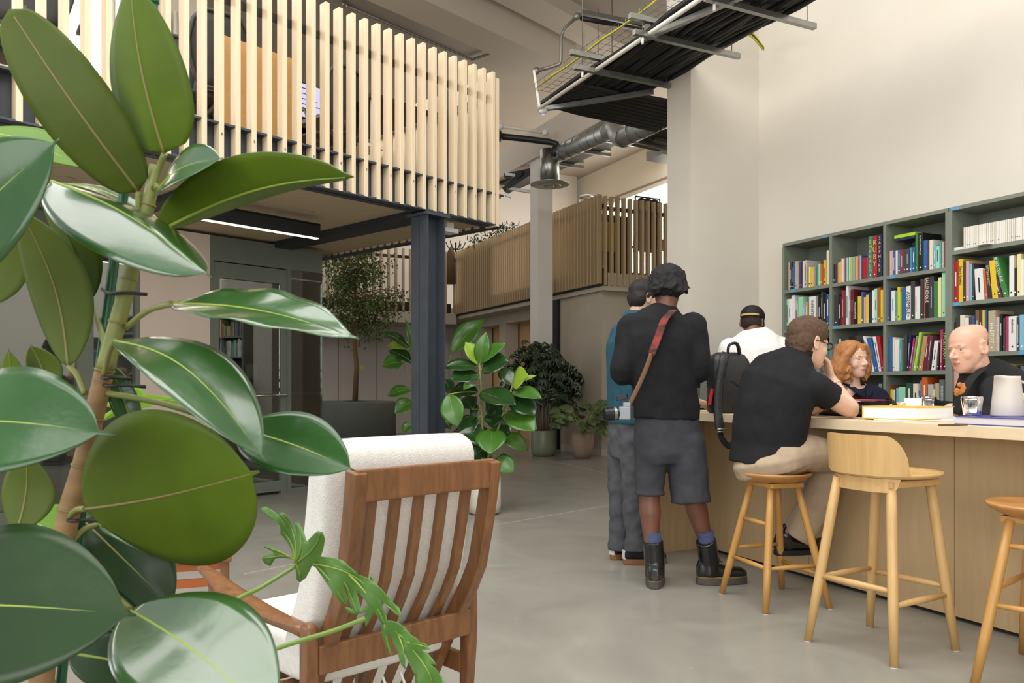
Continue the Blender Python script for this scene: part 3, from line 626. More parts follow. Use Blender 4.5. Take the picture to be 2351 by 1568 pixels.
CN = {'black': '1d1c1c', 'white': 'e6e3df', 'cream': 'e4dcc4', 'grey': '8d8a86', 'pale grey': 'bdb8b2', 'red': 'a81f28', 'orange': 'd2622a', 'yellow': 'e3c02e', 'pale yellow': 'e8df9c', 'green': '3f7d3e', 'dark green': '28503a',
 'lime green': 'a3d22b', 'mint green': '9ed8b4', 'teal': '3aa0a0', 'light blue': '7fb4cc', 'blue': '33609a', 'navy blue': '262c4e', 'purple': '5c3463', 'plum': '5e3a44', 'pink': 'd8a5a0', 'magenta': 'b8305c', 'brown': '7d5537', 'tan': 'b8935c',
 'dark grey': '3c3b3d', 'lilac': '9a92b4', 'emerald green': '3a8a5a', 'ruby red': 'b3283a', 'dark red': '6a1c28', 'orange brown': 'b05c28', 'bright green': '5ed83c', 'beige': 'b9a88a', 'slate grey': '5c6c70'}
BAY = {'A': 'leftmost bay', 'B': 'second bay', 'C': 'third bay', 'D': 'wide right bay'}; ROW = ('top row', 'second row', 'third row', 'fourth row')
page_m = mat('page_edges', 'e8e2d4', .9)
used = {}
def book_mb(a, b, dp, z0, z1, lean=0, tiltn=0):
    d = b-a; L_ = d.normalized()*lean; z_ = Zv
    q = [a, b, b+N1*dp, a+N1*dp]; q = q if d.cross(N1).z > 0 else q[::-1]
    return MB().hexa([p+Zv*z0 for p in q]+[p+L_+Zv*z1 for p in q])
tx_w = mat('title_white', 'e8e6e0', .6); tx_k = mat('title_black', '1c1c1c', .6); tx_y = mat('title_gold', 'd8c27a', .5); tx_l = mat('title_lime', 'c8ee3a', .6); tx_t = mat('title_teal', '2f9a8c', .6)
def bookrow(bay, r, x0, y0, sc_, data, z):
    n = len(data); recs = []
    for s_ in data:
        f = s_.split(','); u0, u1, vt = float(f[0]), float(f[1]), float(f[2]); c = f[3].strip(); lean = float(f[4]) if len(f) > 4 and f[4] else 0; tt = f[5:] if len(f) > 5 else None
        recs.append((x0+u0/sc_, x0+u1/sc_, y0+vt/sc_, c, lean/sc_, tt))
    for i, (p0, p1, py, c, lean, tt) in enumerate(recs):
        off = random.uniform(.012, .03); a = sh(p0, off); b = sh(p1-.35, off)
        if abs(p1-p0) > 3 and (b-a).length > .06 and False: pass
        Yt = sh(p0+lean, off).y; zt_ = H-(py-HY)/F*Yt; dp = min(.235, max(.13, (zt_-z)*.72))
        ln = lean and (sh(p0+lean, off)-a).dot((b-a).normalized())
        tall = zt_-z; w_ = (b-a).length
        zt_ = min(zt_, 2.285 if r == 0 else (R1 if bay in 'ABC' else R2)[r-1]-.03)
        ad = ('tall' if tall > .27 else 'small' if tall < .2 else '')
        th = 'slim' if w_ < .017 else 'thick' if w_ > .042 else ''
        nb = recs[i-1][3] if i else None; na = recs[i+1][3] if i < n-1 else None
        titl = None
        if tt and tt[0].strip(): titl = tt[0].strip()
        st = ' '.join(x for x in (ad, th, c, 'book') if x)
        if lean: st = 'leaning '+st
        if titl and 'X' != titl: st += ' with lettered spine'
        if nb and na: rel = f'between {nb} and {na} ones' if nb != na else f'between two {nb} ones'
        elif na: rel = f'at the left end, by a {na} one'
        else: rel = f'at the right end, by a {nb} one'
        where = f'{ROW[r]}, {BAY[bay]}'
        lab = f'{st} {rel}, {where}'
        if len(lab.split()) > 16: lab = lab.replace(' with lettered spine', '').replace('tall ', '').replace('small ', '')
        if len(lab.split()) > 16: lab = f"{' '.join(x for x in (th, c, 'book') if x)} {rel}, {where}"
        if len(lab.split()) > 16: lab = lab.replace('leaning ', '').replace('thick ', '').replace('slim ', '')
        if len(lab.split()) > 16: lab = f'{c} book {rel}, {where}'.replace('beside ', '').replace(' ones', '')
        if len(lab.split()) > 16: lab = lab.replace(' one,', ',').replace('at the right end, by a', 'at the right end beside').replace('wide right bay', 'right bay')
        if lab in used:
            used[lab] += 1; lab = f'{c} book, number {i+1} from the left, {where}'
            lab = lab.replace(f'number {i+1} from the left', ORD[i]+' from the left end')
        used[lab] = 1
        k = 'book_'+c.replace(' ', '_')
        m = mat(k, CN[c], .45)
        o = book_mb(a, b, dp, z+.001, zt_, ln or 0).build('book', [m, page_m], loc=(a.x, a.y, z), bevel=.0012)
        tag(o, lab, 'book', f'books in the {ROW[r]}, {BAY[bay]}')
        o.modifiers[0].segments = 1
        mid = (a+b)/2; D_ = (b-a).normalized()
        dotm = tx_w if c not in ('white', 'cream', 'pale yellow', 'pale grey', 'yellow', 'mint green') else tx_k
        if titl and titl != 'X':
            cm = {'w': tx_w, 'k': tx_k, 'y': tx_y, 'l': tx_l, 't': tx_t}[tt[1].strip()]
            hgt = zt_-z; L_ = hgt*float(tt[2]); sz = min(w_*.95, L_/len(titl)/.62)
            pos = mid+Zv*(z+hgt*float(tt[3]))-N1*.0018+D_*((ln or 0)*float(tt[3]))
            if len(tt) > 4:
                text('\n'.join(titl), pos, D_, Zv, L_/len(titl)*.98, cm, o)
            else:
                up = D_; rt = -(Zv*hgt+D_*(ln or 0)).normalized(); up = (D_-rt*D_.dot(rt)).normalized(); text(titl, pos, rt, up, sz*1.25, cm, o, fit=L_)
        elif w_ > .012 and random.random() < .45:
            hgt = zt_-z; rt = -(Zv*hgt+D_*(ln or 0)).normalized(); up = (D_-rt*D_.dot(rt)).normalized(); n_ = -N1
            L_ = hgt*random.uniform(.3, .6); fr_ = random.uniform(.45, .6); pos = mid+Zv*(z+hgt*fr_)-N1*.0012+D_*((ln or 0)*fr_)
            MB().box(pos, (L_/2, w_*random.uniform(.06, .13), .0004), (rt, up, rt.cross(up))).build('title_band', dotm, o)
        if random.random() < .55 and w_ > .009:
            pos = mid+Zv*(z+.028)-N1*.001+D_*((ln or 0)*.1); MB().tube([pos, pos-N1*.0006], min(w_*.3, .0055), 8, smooth=False).build('spine_dot', dotm if random.random() < .8 else tx_w, o)
ORD = ['first', 'second', 'third', 'fourth', 'fifth', 'sixth', 'seventh', 'eighth', 'ninth', 'tenth', 'eleventh', 'twelfth', 'thirteenth', 'fourteenth', 'fifteenth', 'sixteenth', 'seventeenth', 'eighteenth', 'nineteenth', 'twentieth', 'twenty-first', 'twenty-second', 'twenty-third', 'twenty-fourth', 'twenty-fifth', 'twenty-sixth', 'twenty-seventh', 'twenty-eighth', 'twenty-ninth', 'thirtieth', 'thirty-first', 'thirty-second', 'thirty-third', 'thirty-fourth']
bookrow('A', 0, 1780, 430, 6.534, ['195,222,1130,beige', '222,244,1130,dark grey', '244,266,1122,black', '268,285,1130,blue', '285,302,1130,pale grey', '303,322,1112,pale grey', '323,345,1112,beige', '346,362,1118,lilac', '362,378,1120,purple', '379,405,1120,navy blue', '410,424,1105,white', '425,440,1108,cream', '442,470,1095,pale grey', '470,497,1205,orange brown', '500,528,1198,pale yellow', '530,564,1200,yellow', '568,590,1195,pink', '592,608,1198,grey', '610,624,1186,green', '625,641,1188,teal', '645,675,1150,mint green', '677,700,1155,orange', '700,718,1160,orange brown', '722,762,1093,yellow', '768,808,950,cream'], R1[0])
cols_ = ['pale yellow', 'white', 'pink', 'magenta', 'light blue', 'mint green', 'teal', 'cream', 'lime green', 'pink', 'mint green', 'pale grey', 'light blue', 'yellow', 'cream', 'orange', 'lilac', 'pale grey', 'blue', 'cream']
bookrow('B', 0, 1780, 430, 6.534, ['875,895,1155,black', '896,915,1157,dark grey', '916,938,1150,orange brown', '940,968,1130,pink', '970,988,1115,yellow']+[f'{990+i*16.4:.0f},{1004+i*16.4:.0f},{1070-i*2.7:.0f},{cols_[i]}' for i in range(19)]+['1304,1386,1062,red', '1386,1396,965,blue', '1397,1460,740,emerald green,,EMERALD,y,.8,.52,1', '1464,1524,730,ruby red,,RUBY,y,.68,.58,1', '1530,1606,715,navy blue,,SAPPHIRE,y,.86,.54,1'], R1[0])
bookrow('C', 0, 2020, 430, 5.807, ['130,170,850,pink', '172,208,848,blue', '210,240,845,cream', '241,275,838,blue', '276,312,835,red', '313,348,828,dark green', '350,386,820,purple', '388,430,812,teal', '432,468,805,blue', '473,502,610,green', '505,578,615,black,,BLACK CHRONICLES,w,.5,.68', '582,638,710,blue', '645,658,715,brown', '660,714,706,cream', '716,744,770,light blue', '746,794,790,mint green', '796,822,735,teal', '828,858,730,pink'], R1[0])
bookrow('D', 0, 2020, 430, 5.807, [f'{1115+i*25.5:.0f},{1139+i*25.5:.0f},{535-i*4.6:.0f},{"white" if i % 3 else "cream"}' for i in range(34)], R2[0])
bookrow('D', 1, 2020, 430, 5.807, ['990,1042,985,red', '1045,1110,960,yellow,,Georg Baselitz,k,.6,.62', '1113,1144,990,dark grey', '1146,1190,985,pink', '1192,1228,1030,light blue', '1231,1256,1015,dark grey', '1278,1392,1090,white,-20', '1412,1434,1100,orange,-35', '1452,1496,975,navy blue,-50,BITTERSWEET,y,.55,.6', '1500,1575,980,yellow,-45', '1580,1632,975,plum,-130', '1650,1722,932,green,-150,BLAKE COLLAGE,w,.62,.68', '1724,1784,915,white', '1786,1826,1075,black', '1828,1880,893,pale yellow', '1884,1924,965,white', '1926,1960,880,yellow', '1963,2010,930,blue', '2012,2050,990,cream', '2052,2090,900,grey', '2092,2130,940,red'], R2[1])
bookrow('A', 1, 1790, 640, 5.0575, ['78,100,240,mint green', '101,134,236,white', '136,174,195,white', '176,212,290,pale grey', '215,266,215,mint green', '270,290,285,light blue', '291,330,275,tan', '341,420,210,white,,INFINITES,k,.6,.62', '422,444,207,grey', '446,474,205,black', '480,499,155,dark grey', '501,540,160,black', '543,578,180,blue'], R1[1])
bookrow('B', 1, 1790, 640, 5.0575, ['626,680,190,dark grey', '682,716,210,black', '718,747,135,red', '748,767,140,plum', '768,799,75,white', '801,824,150,grey', '826,856,125,dark red', '858,904,210,black,,Apocalypse Ready,w,.8,.5', '906,944,205,yellow', '946,972,155,blue', '975,1000,215,pink', '1001,1032,190,yellow', '1035,1070,157,navy blue', '1072,1099,135,white', '1100,1134,115,mint green', '1136,1168,105,orange brown', '1171,1205,130,yellow'], R1[1])
bookrow('C', 1, 1790, 640, 5.0575, ['1243,1274,105,blue', '1276,1294,108,dark grey', '1296,1338,140,white', '1341,1364,150,teal', '1367,1397,98,yellow', '1399,1416,155,bright green', '1418,1464,105,blue', '1469,1520,88,white,,ASSEMBLE,k,.72,.5', '1523,1568,30,dark grey', '1571,1598,92,white', '1600,1630,88,white', '1633,1670,5,dark grey', '1672,1690,0,orange', '1692,1732,-20,black,,BALLENESQUE,w,.6,.68', '1735,1788,-25,dark grey', '1790,1836,30,green', '1839,1878,-15,pale yellow', '1881,1934,-70,mint green'], R1[1])
bookrow('D', 2, 2150, 640, 6.532, ['245,290,655,black', '292,350,580,dark grey', '353,422,548,cream', '425,484,590,white', '486,525,572,plum', '527,572,565,blue', '582,640,470,brown', '646,684,466,dark grey', '687,720,470,yellow', '722,750,470,blue', '752,774,480,navy blue', '777,886,480,beige,,HABITAT,w,.5,.45', '889,944,575,pale grey,,ZAHA HADID,w,.5,.5', '948,992,530,black', '999,1030,590,dark grey', '1032,1078,565,magenta', '1081,1202,565,white,,Heatherwick,k,.5,.72', '1204,1243,575,dark grey', '1245,1320,540,light blue', '1325,1370,560,navy blue'], R2[2])
bookrow('A', 2, 1790, 640, 5.0575, ['380,420,700,navy blue', '425,460,720,grey', '500,530,680,black', '532,548,780,red', '550,566,760,teal', '567,582,770,blue'], R1[2])
bookrow('B', 2, 1790, 640, 5.0575, ['630,660,760,grey', '690,710,700,cream', '712,800,690,dark grey', '803,880,668,black', '883,940,662,dark grey', '1040,1062,660,dark grey,-100', '1070,1100,668,white,-105', '1102,1150,690,blue,-95', '1152,1190,672,white,-75', '1180,1216,668,red,-60'], R1[2])
bookrow('C', 2, 1790, 640, 5.0575, ['1268,1310,677,blue', '1312,1334,680,cream', '1336,1392,705,white', '1395,1418,710,teal', '1420,1434,745,orange', '1436,1474,655,dark grey,6', '1476,1498,655,navy blue,25', '1500,1522,690,magenta,50', '1524,1545,665,grey,60', '1547,1580,620,lime green,72', '1582,1604,640,slate grey,72', '1606,1655,668,tan,62', '1657,1700,650,dark red,50', '1702,1730,660,plum,45', '1758,1806,720,white,38', '1826,1845,740,black,12', '1857,1888,590,magenta,10', '1897,1940,592,black,,I MORIYAMA I,l,.72,.6'], R1[2])
bookrow('C', 3, 1790, 640, 5.0575, ['1250,1284,1235,brown', '1286,1318,1285,yellow', '1320,1334,1290,cream', '1335,1350,1280,dark grey', '1352,1380,1268,light blue', '1382,1460,1255,mint green', '1466,1542,1215,dark green', '1548,1608,1218,cream', '1610,1630,1300,blue', '1632,1650,1178,grey', '1652,1716,1140,orange', '1720,1778,1225,pale grey', '1780,1804,1285,pale yellow', '1806,1850,1215,beige', '1853,1918,1172,slate grey,,MODERNIST DESIGN,w,.7,.5', '1920,1948,1250,dark grey'], R1[3])
bookrow('B', 3, 1790, 640, 5.0575, ['640,700,1230,dark grey', '1150,1185,1220,grey', '1190,1216,1215,navy blue'], R1[3])
bookrow('D', 3, 2150, 640, 6.532, ['250,330,1380,pink', '335,400,1330,dark grey', '900,958,1300,dark grey', '960,1000,1312,red', '1002,1040,1345,white', '1045,1122,1275,tan', '1126,1174,1308,bright green', '1176,1204,1380,white', '1206,1240,1300,black', '1243,1320,1310,slate grey', '1322,1360,1290,dark grey'], R2[3])
bookrow('D', 3, 2150, 640, 6.532, [], R2[3])
def flatbook(lab, px0, px1, z0, z1, c, off=.02, dp=.16, dz=0, grp='books lying flat on the shelved books'):
    a, b = sh(px0, off), sh(px1, off); m_ = book_mb(a, b, dp, z0, z1)
    for v_ in m_.v:
        v_.z += dz*((v_-a).dot((b-a).normalized())/(b-a).length)
    tag(m_.build('book', mat('book_'+c.replace(' ', '_'), CN[c], .45), loc=(a.x, a.y, z0), bevel=.0012), lab, 'book', grp)
flatbook('navy book lying flat on the upright spines, top row, third bay', 2055, 2100, 2.165, 2.182, 'navy blue', dz=.0)
flatbook('lime green book lying flat, topmost of the pile, top row, third bay', 2053, 2101, 2.184, 2.208, 'lime green')
flatbook('white magazine lying flat at the left of the white spines, top row', 2184, 2211, 2.026, 2.046, 'white', dp=.2)
a = sh(2205, -.0); tt = tag(MB().slab(sh(2246, .0)-N1*.05, sh(2278, 0)-sh(2246, 0), N1*.12, 2.026, 2.03).build('leaflet', mat('paper', 'e9e6e0', .8), loc=(a.x, a.y, 2.026)), 'white leaflet poking out at the shelf edge below the white spines', 'leaflet')
# ---------------------------------------------------------------- counter
cw = mat('light_oak_top', 'dcc6a2', .4, c2='e3d0b0', sc=(6, 6, 60), nz=.7)
cwv = mat('light_oak_front', 'b69a72', .5, c2='c3a880', sc=(22, 22, 1.6), nz=.6, dist=1.2)
FE = V((1.967, 3.395, 0)); gc = V((.966, 5.351, 0))     # a point on the front edge; the far left front corner
ct = thing('counter', 'long light oak bar counter with a panelled front', 'counter', tuple(BW))
MB().slab(gc, -U1*5.2, N1*.72, .90, .95).build('worktop', cw, ct, bevel=.002)
MB().slab(gc+N1*.002, N1*.7, -U1*.03, .0, .90).build('end_panel', cwv, ct)
Ls = [1.281+0, 0]; bc = V((1.281, 5.504, 0)); p0 = bc-U1*.03
tot = 5.1; joints = [0]
for px in (1857, 2191):
    t_ = (px-CX)/F; s_ = (bc.x-t_*bc.y)/(.4358+t_*.9); joints.append(-s_ if s_ < 0 else s_)
joints = sorted(abs(j) for j in joints)+[3.6, 4.4, 5.1]
for a, b in zip(joints, joints[1:]): MB().slab(bc-U1*(a+.0015), -U1*(b-a-.003), N1*.02, .022, .90).build('front_panel', cwv, ct)
MB().slab(bc+N1*.03, -U1*5.1, N1*.3, 0, .9).build('plinth', mat('plinth_dark', '2a2622', .8), ct)
# ---------------------------------------------------------------- stools
oak = mat('oiled_oak', 'c99a58', .38, c2='b5823f', sc=(30, 30, 2.2), nz=.7, dist=.8); oak_l = mat('clear_oak', 'd8b27a', .4, c2='c79d62', sc=(34, 34, 2.2), nz=.6, dist=.8)
oak_seat = mat('striped_seat', 'c8935a', .35, c2='a8713c', sc=(2, 16, 2), nz=.35)
def round_stool(label, feet, ctr, zs, rs, mt, low, high=None):
    c = V((ctr[0], ctr[1], 0)); t = thing('bar_stool', label, 'stool', tuple(c)); c = c+Zv*zs
    MB().lathe(c, [(.02, -.052), (rs*.62, -.05), (rs*.8, -.036), (rs*.96, -.016), (rs, -.006), (rs*.985, .001), (rs*.9, .0), (rs*.55, -.01), (.01, -.013)], 40).build('seat', mt[1], t)
    ax = (feet[1]-feet[0]).normalized(); ay = V((-ax.y, ax.x, 0))
    MB().box(c-Zv*.06, (rs*.62, rs*.5, .012), (ax, ay, Zv)).build('seat_block', mt[0], t, bevel=.004)
    tops = []; tt = []
    fc = sum(feet, V((0, 0, 0)))/4
    for f in feet:
        tp_ = c-Zv*.062+(f-fc)*.42; tops.append(tp_); MB().tube([f+Zv*.004, f.lerp(tp_, .3), f.lerp(tp_, .7), tp_], [.0155, .019, .019, .016], 14).build('leg', mt[0], t)
        MB().tube([f+Zv*.0005, f+Zv*.004], .014, 12, smooth=False).build('foot_pad', white_m, t)
    def at(i, z): f = feet[i]; tp_ = tops[i]; return f.lerp(tp_, z/tp_.z)
    for (i, j, z1, z2) in low: MB().tube([at(i, z1), at(i, z1).lerp(at(j, z2), .5), at(j, z2)], [.009, .0125, .009], 10).build('stretcher', mt[0], t)
    return t
fA = [V((1.128, 4.283, 0)), V((1.243, 3.90, 0)), V((1.592, 3.99, 0)), V((1.486, 4.384, 0))]
round_stool('round seated oak bar stool under the man in the black polo shirt', fA, (1.362, 4.14), .672, .19, (oak, oak_seat), ((0, 1, .21, .21), (1, 2, .21, .21), (2, 3, .165, .165), (3, 0, .26, .26), (0, 1, .42, .42)))
cC = V((2.03, 3.03, 0)); offs = [f-V((1.362, 4.14, 0)) for f in fA]; rot = Matrix.Rotation(R(8), 3, 'Z')
fC = [cC+rot @ o_*1.12 for o_ in offs]; fC[0] = V((1.722, 2.965, 0))
round_stool('round seated oak bar stool cut off by the picture edge beside the counter', fC, (2.0, 3.0), .675, .19, (oak, oak_seat), ((0, 1, .30, .30), (0, 3, .36, .36), (1, 2, .3, .3), (0, 1, .52, .52)))
# low-backed stool
fB = [V((1.296, 3.487, 0)), V((1.516, 3.159, 0)), V((1.874, 3.362, 0)), V((1.658, 3.689, 0))]
c = V((1.586, 3.424, 0)); t = thing('bar_stool', 'blond oak bar stool with a low curved backrest, empty, drawn up to the counter', 'stool', tuple(c)); zs = .752
X_ = -U1; Yf = N1; sc0 = c+Yf*.05
def so(a): # seat outline
    ca, sa = math.cos(a), math.sin(a); return sc0+X_*.212*math.copysign(abs(ca)**.8, ca)+Yf*((.175 if sa > 0 else .215)*math.copysign(abs(sa)**.85, sa))
n = 48; m_ = MB(); rings = []
for k, (s_, z) in enumerate(((.02, -.012), (.55, -.012), (.9, -.002), (1.0, .006), (1.0, -.008), (.9, -.018), (.5, -.026), (.02, -.026))):
    rings.append([sc0+(so(2*math.pi*i/n)-sc0)*s_+Zv*(zs+z) for i in range(n)])
m_.grid([r+[r[0]] for r in rings], flip=True); m_.build('seat', oak_l, t)
m_ = MB(); rows = []; na = 40
for s_ in (0, 1):
    pass
def bk(u, v, o_):   # u -1..1 around the back, v 0..1 height
    a = -math.pi/2+u*R(60); q = so(a); d = (q-sc0).normalized()
    hh = .168*(1-max(0, (abs(u)-.52)/.48)**2.0)**.5 if abs(u) < 1 else 0; hh = max(hh, .004)
    return sc0+(q-sc0)*(.995)+d*(.012*v+o_)+Zv*(zs-.004+hh*v)
front = [[bk(-1+2*i/na, v/6, 0) for i in range(na+1)] for v in range(7)]; back = [[bk(-1+2*i/na, v/6, .011) for i in range(na+1)] for v in range(7)]
m_.grid(front, flip=True); m_.grid(back); m_.grid([front[6], back[6]], flip=True); m_.grid([front[0], back[0]])
m_.build('backrest', oak_l, t)
m_ = MB(); A_ = -math.pi/2; rr = []
def sk(u, z, o_): a = A_+u*R(52); q = so(a); return q-(q-sc0).normalized()*(.012+o_)+Zv*(zs+z)
ins = [[sk(-1+2*i/24, z*(1-.75*max(0, (abs(-1+2*i/24)-.75)/.25)**2.5) if z < -.05 else z, .012) for i in range(25)] for z in (-.072, -.015)]; outs = [[sk(-1+2*i/24, z*(1-.75*max(0, (abs(-1+2*i/24)-.75)/.25)**2.5) if z < -.05 else z, 0) for i in range(25)] for z in (-.072, -.015)]
m_.grid(ins, flip=True); m_.grid(outs); m_.grid([ins[0], outs[0]]); m_.grid([[p[0], q[0]] for p, q in zip(ins, outs)]); m_.grid([[p[-1], q[-1]] for p, q in zip(ins, outs)], flip=True)
m_.build('lower_back_rail', oak_l, t)
for u in (-.45, .45): q = sk(u, -.035, -.001); MB().tube([q, q-(sc0-q+Zv*(zs-.035)).normalized()*.004], .006, 12, smooth=False).build('screw_cap', oak_l, t)
MB().box(c+Yf*.03+Zv*(zs-.04), (.15, .15, .014), (X_, Yf, Zv)).build('seat_block', oak_l, t, bevel=.004)
tops = []
for f in fB:
    d = f-c; tp_ = c+d*.62+Yf*.015+Zv*(zs-.03); tops.append(tp_)
    MB().tube([f+Zv*.004, f.lerp(tp_, .35), f.lerp(tp_, .8), tp_], [.0165, .021, .0215, .019], 16).build('leg', oak_l, t); MB().tube([f+Zv*.0005, f+Zv*.004], .015, 12, smooth=False).build('foot_pad', white_m, t)
def at(i, z): return fB[i].lerp(tops[i], z/tops[i].z)
for (i, j, z) in ((0, 1, .29), (1, 2, .235), (2, 3, .27), (3, 0, .285)):
    MB().tube([at(i, z), at(i, z).lerp(at(j, z), .5), at(j, z)], [.0105, .0145, .0105], 12).build('stretcher', oak_l, t)
# ---------------------------------------------------------------- things on the counter
def cbox(name, lab, cat, a, d1, d2, z0, z1, m, **k): return tag(MB().slab(a, d1, d2, z0, z1).build(name, m, loc=(a.x, a.y, z0), **k), lab, cat)
a = V((1.90, 3.744, 0)); d1 = V((-.155, .225, 0)); d2 = V((.26, .141, 0)); d2 = d2*1.0
t = thing('book', 'thick white-paged book with a yellow cover lying on the counter', 'book', (a.x, a.y, .957))
MB().slab(a+d1*.01+d2*.01, d1*.97, d2*.97, .961, 1.014).build('page_block', mat('white_pages', 'f1efec', .8, c2='e9e7e4', sc=(2, 2, 300)), t)
ym = mat('yellow_cover', 'e0b52c', .5); MB().slab(a, d1, d2, .957, .961).build('back_cover', ym, t); MB().slab(a, d1, d2, 1.014, 1.018).build('front_cover', ym, t); MB().slab(a+d1*1.0, -d1*.015, d2, .961, 1.014).build('spine', ym, t)
cbox('magazine', 'thin white magazine under the yellow covered book', 'magazine', a-N1*.055-U1*.03, U1*.22, N1*.3, .951, .956, mat('paper', 'e9e6e0', .8))
a = FE-U1*-.12+N1*.012; a = V((1.94, 3.49, 0))
t = thing('book', 'large book with violet-blue covers lying at the counter edge under the jug', 'book', (a.x, a.y, .951)); bm_ = mat('violet_cover', '4a4a96', .45)
L1 = -U1*.38; L2 = N1*.28
MB().slab(a-U1*.004+N1*.004, L1*.98, L2*.97, .955, .982).build('page_block', mat('grey_pages', 'd5d2d4', .8, c2='c8c5c8', sc=(2, 2, 300)), t)
MB().slab(a, L1, L2, .951, .955).build('back_cover', bm_, t); MB().slab(a, L1, L2, .982, .986).build('front_cover', bm_, t)
q = a+N1*.16-U1*.30; cbox('leaflet', 'pale blue leaflet lying behind the ribbed glass', 'leaflet', V((2.06, 3.72, 0)), -U1*.28, N1*.14, .951, .976, mat('leaflet_blue', 'b9cfe2', .6))
cbox('magazine', 'thin pale magazine between the yellow book and the violet book', 'magazine', V((2.05, 3.80, 0)), -U1*.16, N1*.2, .951, .962, mat('paper', 'e9e6e0', .8))
a = PZ(2152, 978, .951); b = PZ(2197, 978, .951); d = (b-a); ph = thing('phone', 'bronze edged phone lying at the counter edge', 'phone', tuple(a)); MB().slab(a, d.normalized()*.092, N1*.06-U1*0, .951, .959).build('phone_body', mat('bronze', '7d6748', .3, metal=.7), ph, bevel=.003); MB().slab(a+N1*.003, d.normalized()*.086, N1*.054, .959, .9595).build('phone_screen', mat('screen_black', '0c0c0e', .1), ph)
def ribglass(lab, q, h, rt, rb):
    t = thing('drinking_glass', lab, 'glass', tuple(q), 'ribbed water glasses on the counter'); st = []; m_ = MB(); n = 60
    def ring(r, z, rib): return [q+V((math.cos(6.2832*i/n)*(r+rib*(.0018 if i % 4 < 2 else 0)), math.sin(6.2832*i/n)*(r+rib*(.0018 if i % 4 < 2 else 0)), z)) for i in range(n)]
    rs = [ring(.001, .001, 0), ring(rb*.95, .001, 0), ring(rb, .004, 1), ring((rb+rt)/2, h*.5, 1), ring(rt*.99, h*.88, 1), ring(rt, h, 0), ring(rt-.0022, h, 0), ring(rt-.004, h*.8, 0), ring(rb-.003, .012, 0), ring(.001, .01, 0)]
    m_.grid([r+[r[0]] for r in rs], flip=True); gm = mat('ribbed_glass', 'f4f6f6', .03, trans=1, spec=.5); m_.build('tumbler', gm, t)
    return t
ribglass('ribbed water glass standing on the violet book beside the jug', V(((2232-CX)/F*3.5, 3.5, .9865)), .085, .043, .033)
q = V(((2132-CX)/F*4.17, 4.17, .951)); ribglass('ribbed water glass behind the yellow book beside the white mug', q, .110, .037, .03)
q = V(((2096-CX)/F*4.05, 4.05, .951)); t = thing('mug', 'plain white mug behind the yellow covered book', 'mug', tuple(q)); cer = mat('white_ceramic', 'f0efec', .25)
MB().lathe(q, [(.001, .001), (.036, .001), (.041, .008), (.042, .105), (.039, .105), (.038, .012), (.001, .008)], 32).build('cup', cer, t)
hd_ = (-U1*-.0+V((-.9, -.1, 0))).normalized(); MB().tube([q+hd_*.04+Zv*.085, q+hd_*.062+Zv*.08, q+hd_*.07+Zv*.055, q+hd_*.06+Zv*.03, q+hd_*.04+Zv*.025], .0055, 8).build('handle', cer, t)
q = V(((2313-CX)/F*3.44, 3.44, .9865)); t = thing('jug', 'tall tapered cream ceramic water jug standing on the violet book', 'jug', tuple(q)); jm = mat('cream_ceramic', 'd3cabd', .45)
m_ = MB(); n = 40; rr = []
for (r, z, sp_) in ((.001, .001, 0), (.062, .001, 0), (.0645, .008, 0), (.060, .06, 0), (.0545, .12, 0), (.0505, .162, .2), (.0505, .174, 1), (.047, .174, 1), (.047, .162, .2), (.056, .05, 0), (.001, .012, 0)):
    ring = []
    for i in range(n):
        a_ = 6.28318*i/n; w_ = max(0, math.cos(a_-R(205)))**10; ring.append(q+V((math.cos(a_)*(r+.016*w_*sp_), math.sin(a_)*(r+.016*w_*sp_), z+.004*w_*sp_)))
    rr.append(ring+[ring[0]])
m_.grid(rr, flip=True); m_.build('body', jm, t)
h0 = q+V((.05, -.012, 0)); MB().tube([h0+Zv*.15, h0+V((.035, -.01, .14)), h0+V((.04, -.01, .09)), h0+V((.02, 0, .03))], .007, 8, flat=1.4).build('handle', jm, t)
# another cup at the frame edge
q = V(((2362-CX)/F*3.5, 3.5, .9865)); t = thing('cup', 'cream cup just entering the picture right of the jug', 'cup', tuple(q)); MB().lathe(q, [(.001, .001), (.03, .001), (.04, .03), (.038, .10), (.035, .10), (.036, .03), (.001, .01)], 24).build('cup_body', jm, t)
# black bag and magazines under the elbow
leather = mat('black_leather', '1b1b1d', .42, c2='262628', sc=(20, 20, 20), bump=.002, bsc=(90, 90, 90)); webb = mat('black_webbing', '121213', .7, bump=.001, bsc=(200, 200, 200))
q = V((1.86, 4.50, .988)); t = thing('shoulder_bag', 'soft black bag lying on the counter in front of the woman', 'bag', (1.86, 4.50, .951))
MB().loft([(q+N1*x*0-U1*x, N1*(.11*s_), Zv*(.036*s_)-Zv*.0) for x, s_ in ((-.2, .3), (-.18, .8), (-.1, 1), (0, 1), (.1, .97), (.2, .95), (.27, .75), (.3, .25))], 24, pw=.7).build('body', leather, t)
MB().tube(bez([q-U1*.25-Zv*.02, V((1.80, 4.05, .975)), V((1.83, 3.98, .962)), V((1.93, 4.05, .99)), V((2.0, 4.16, 1.03)), V((2.03, 4.3, 1.05)), V((2.1, 4.45, 1.0))], 6), .014, 8, flat=.25, up=(.5, -.5, .3)).build('strap', webb, t)
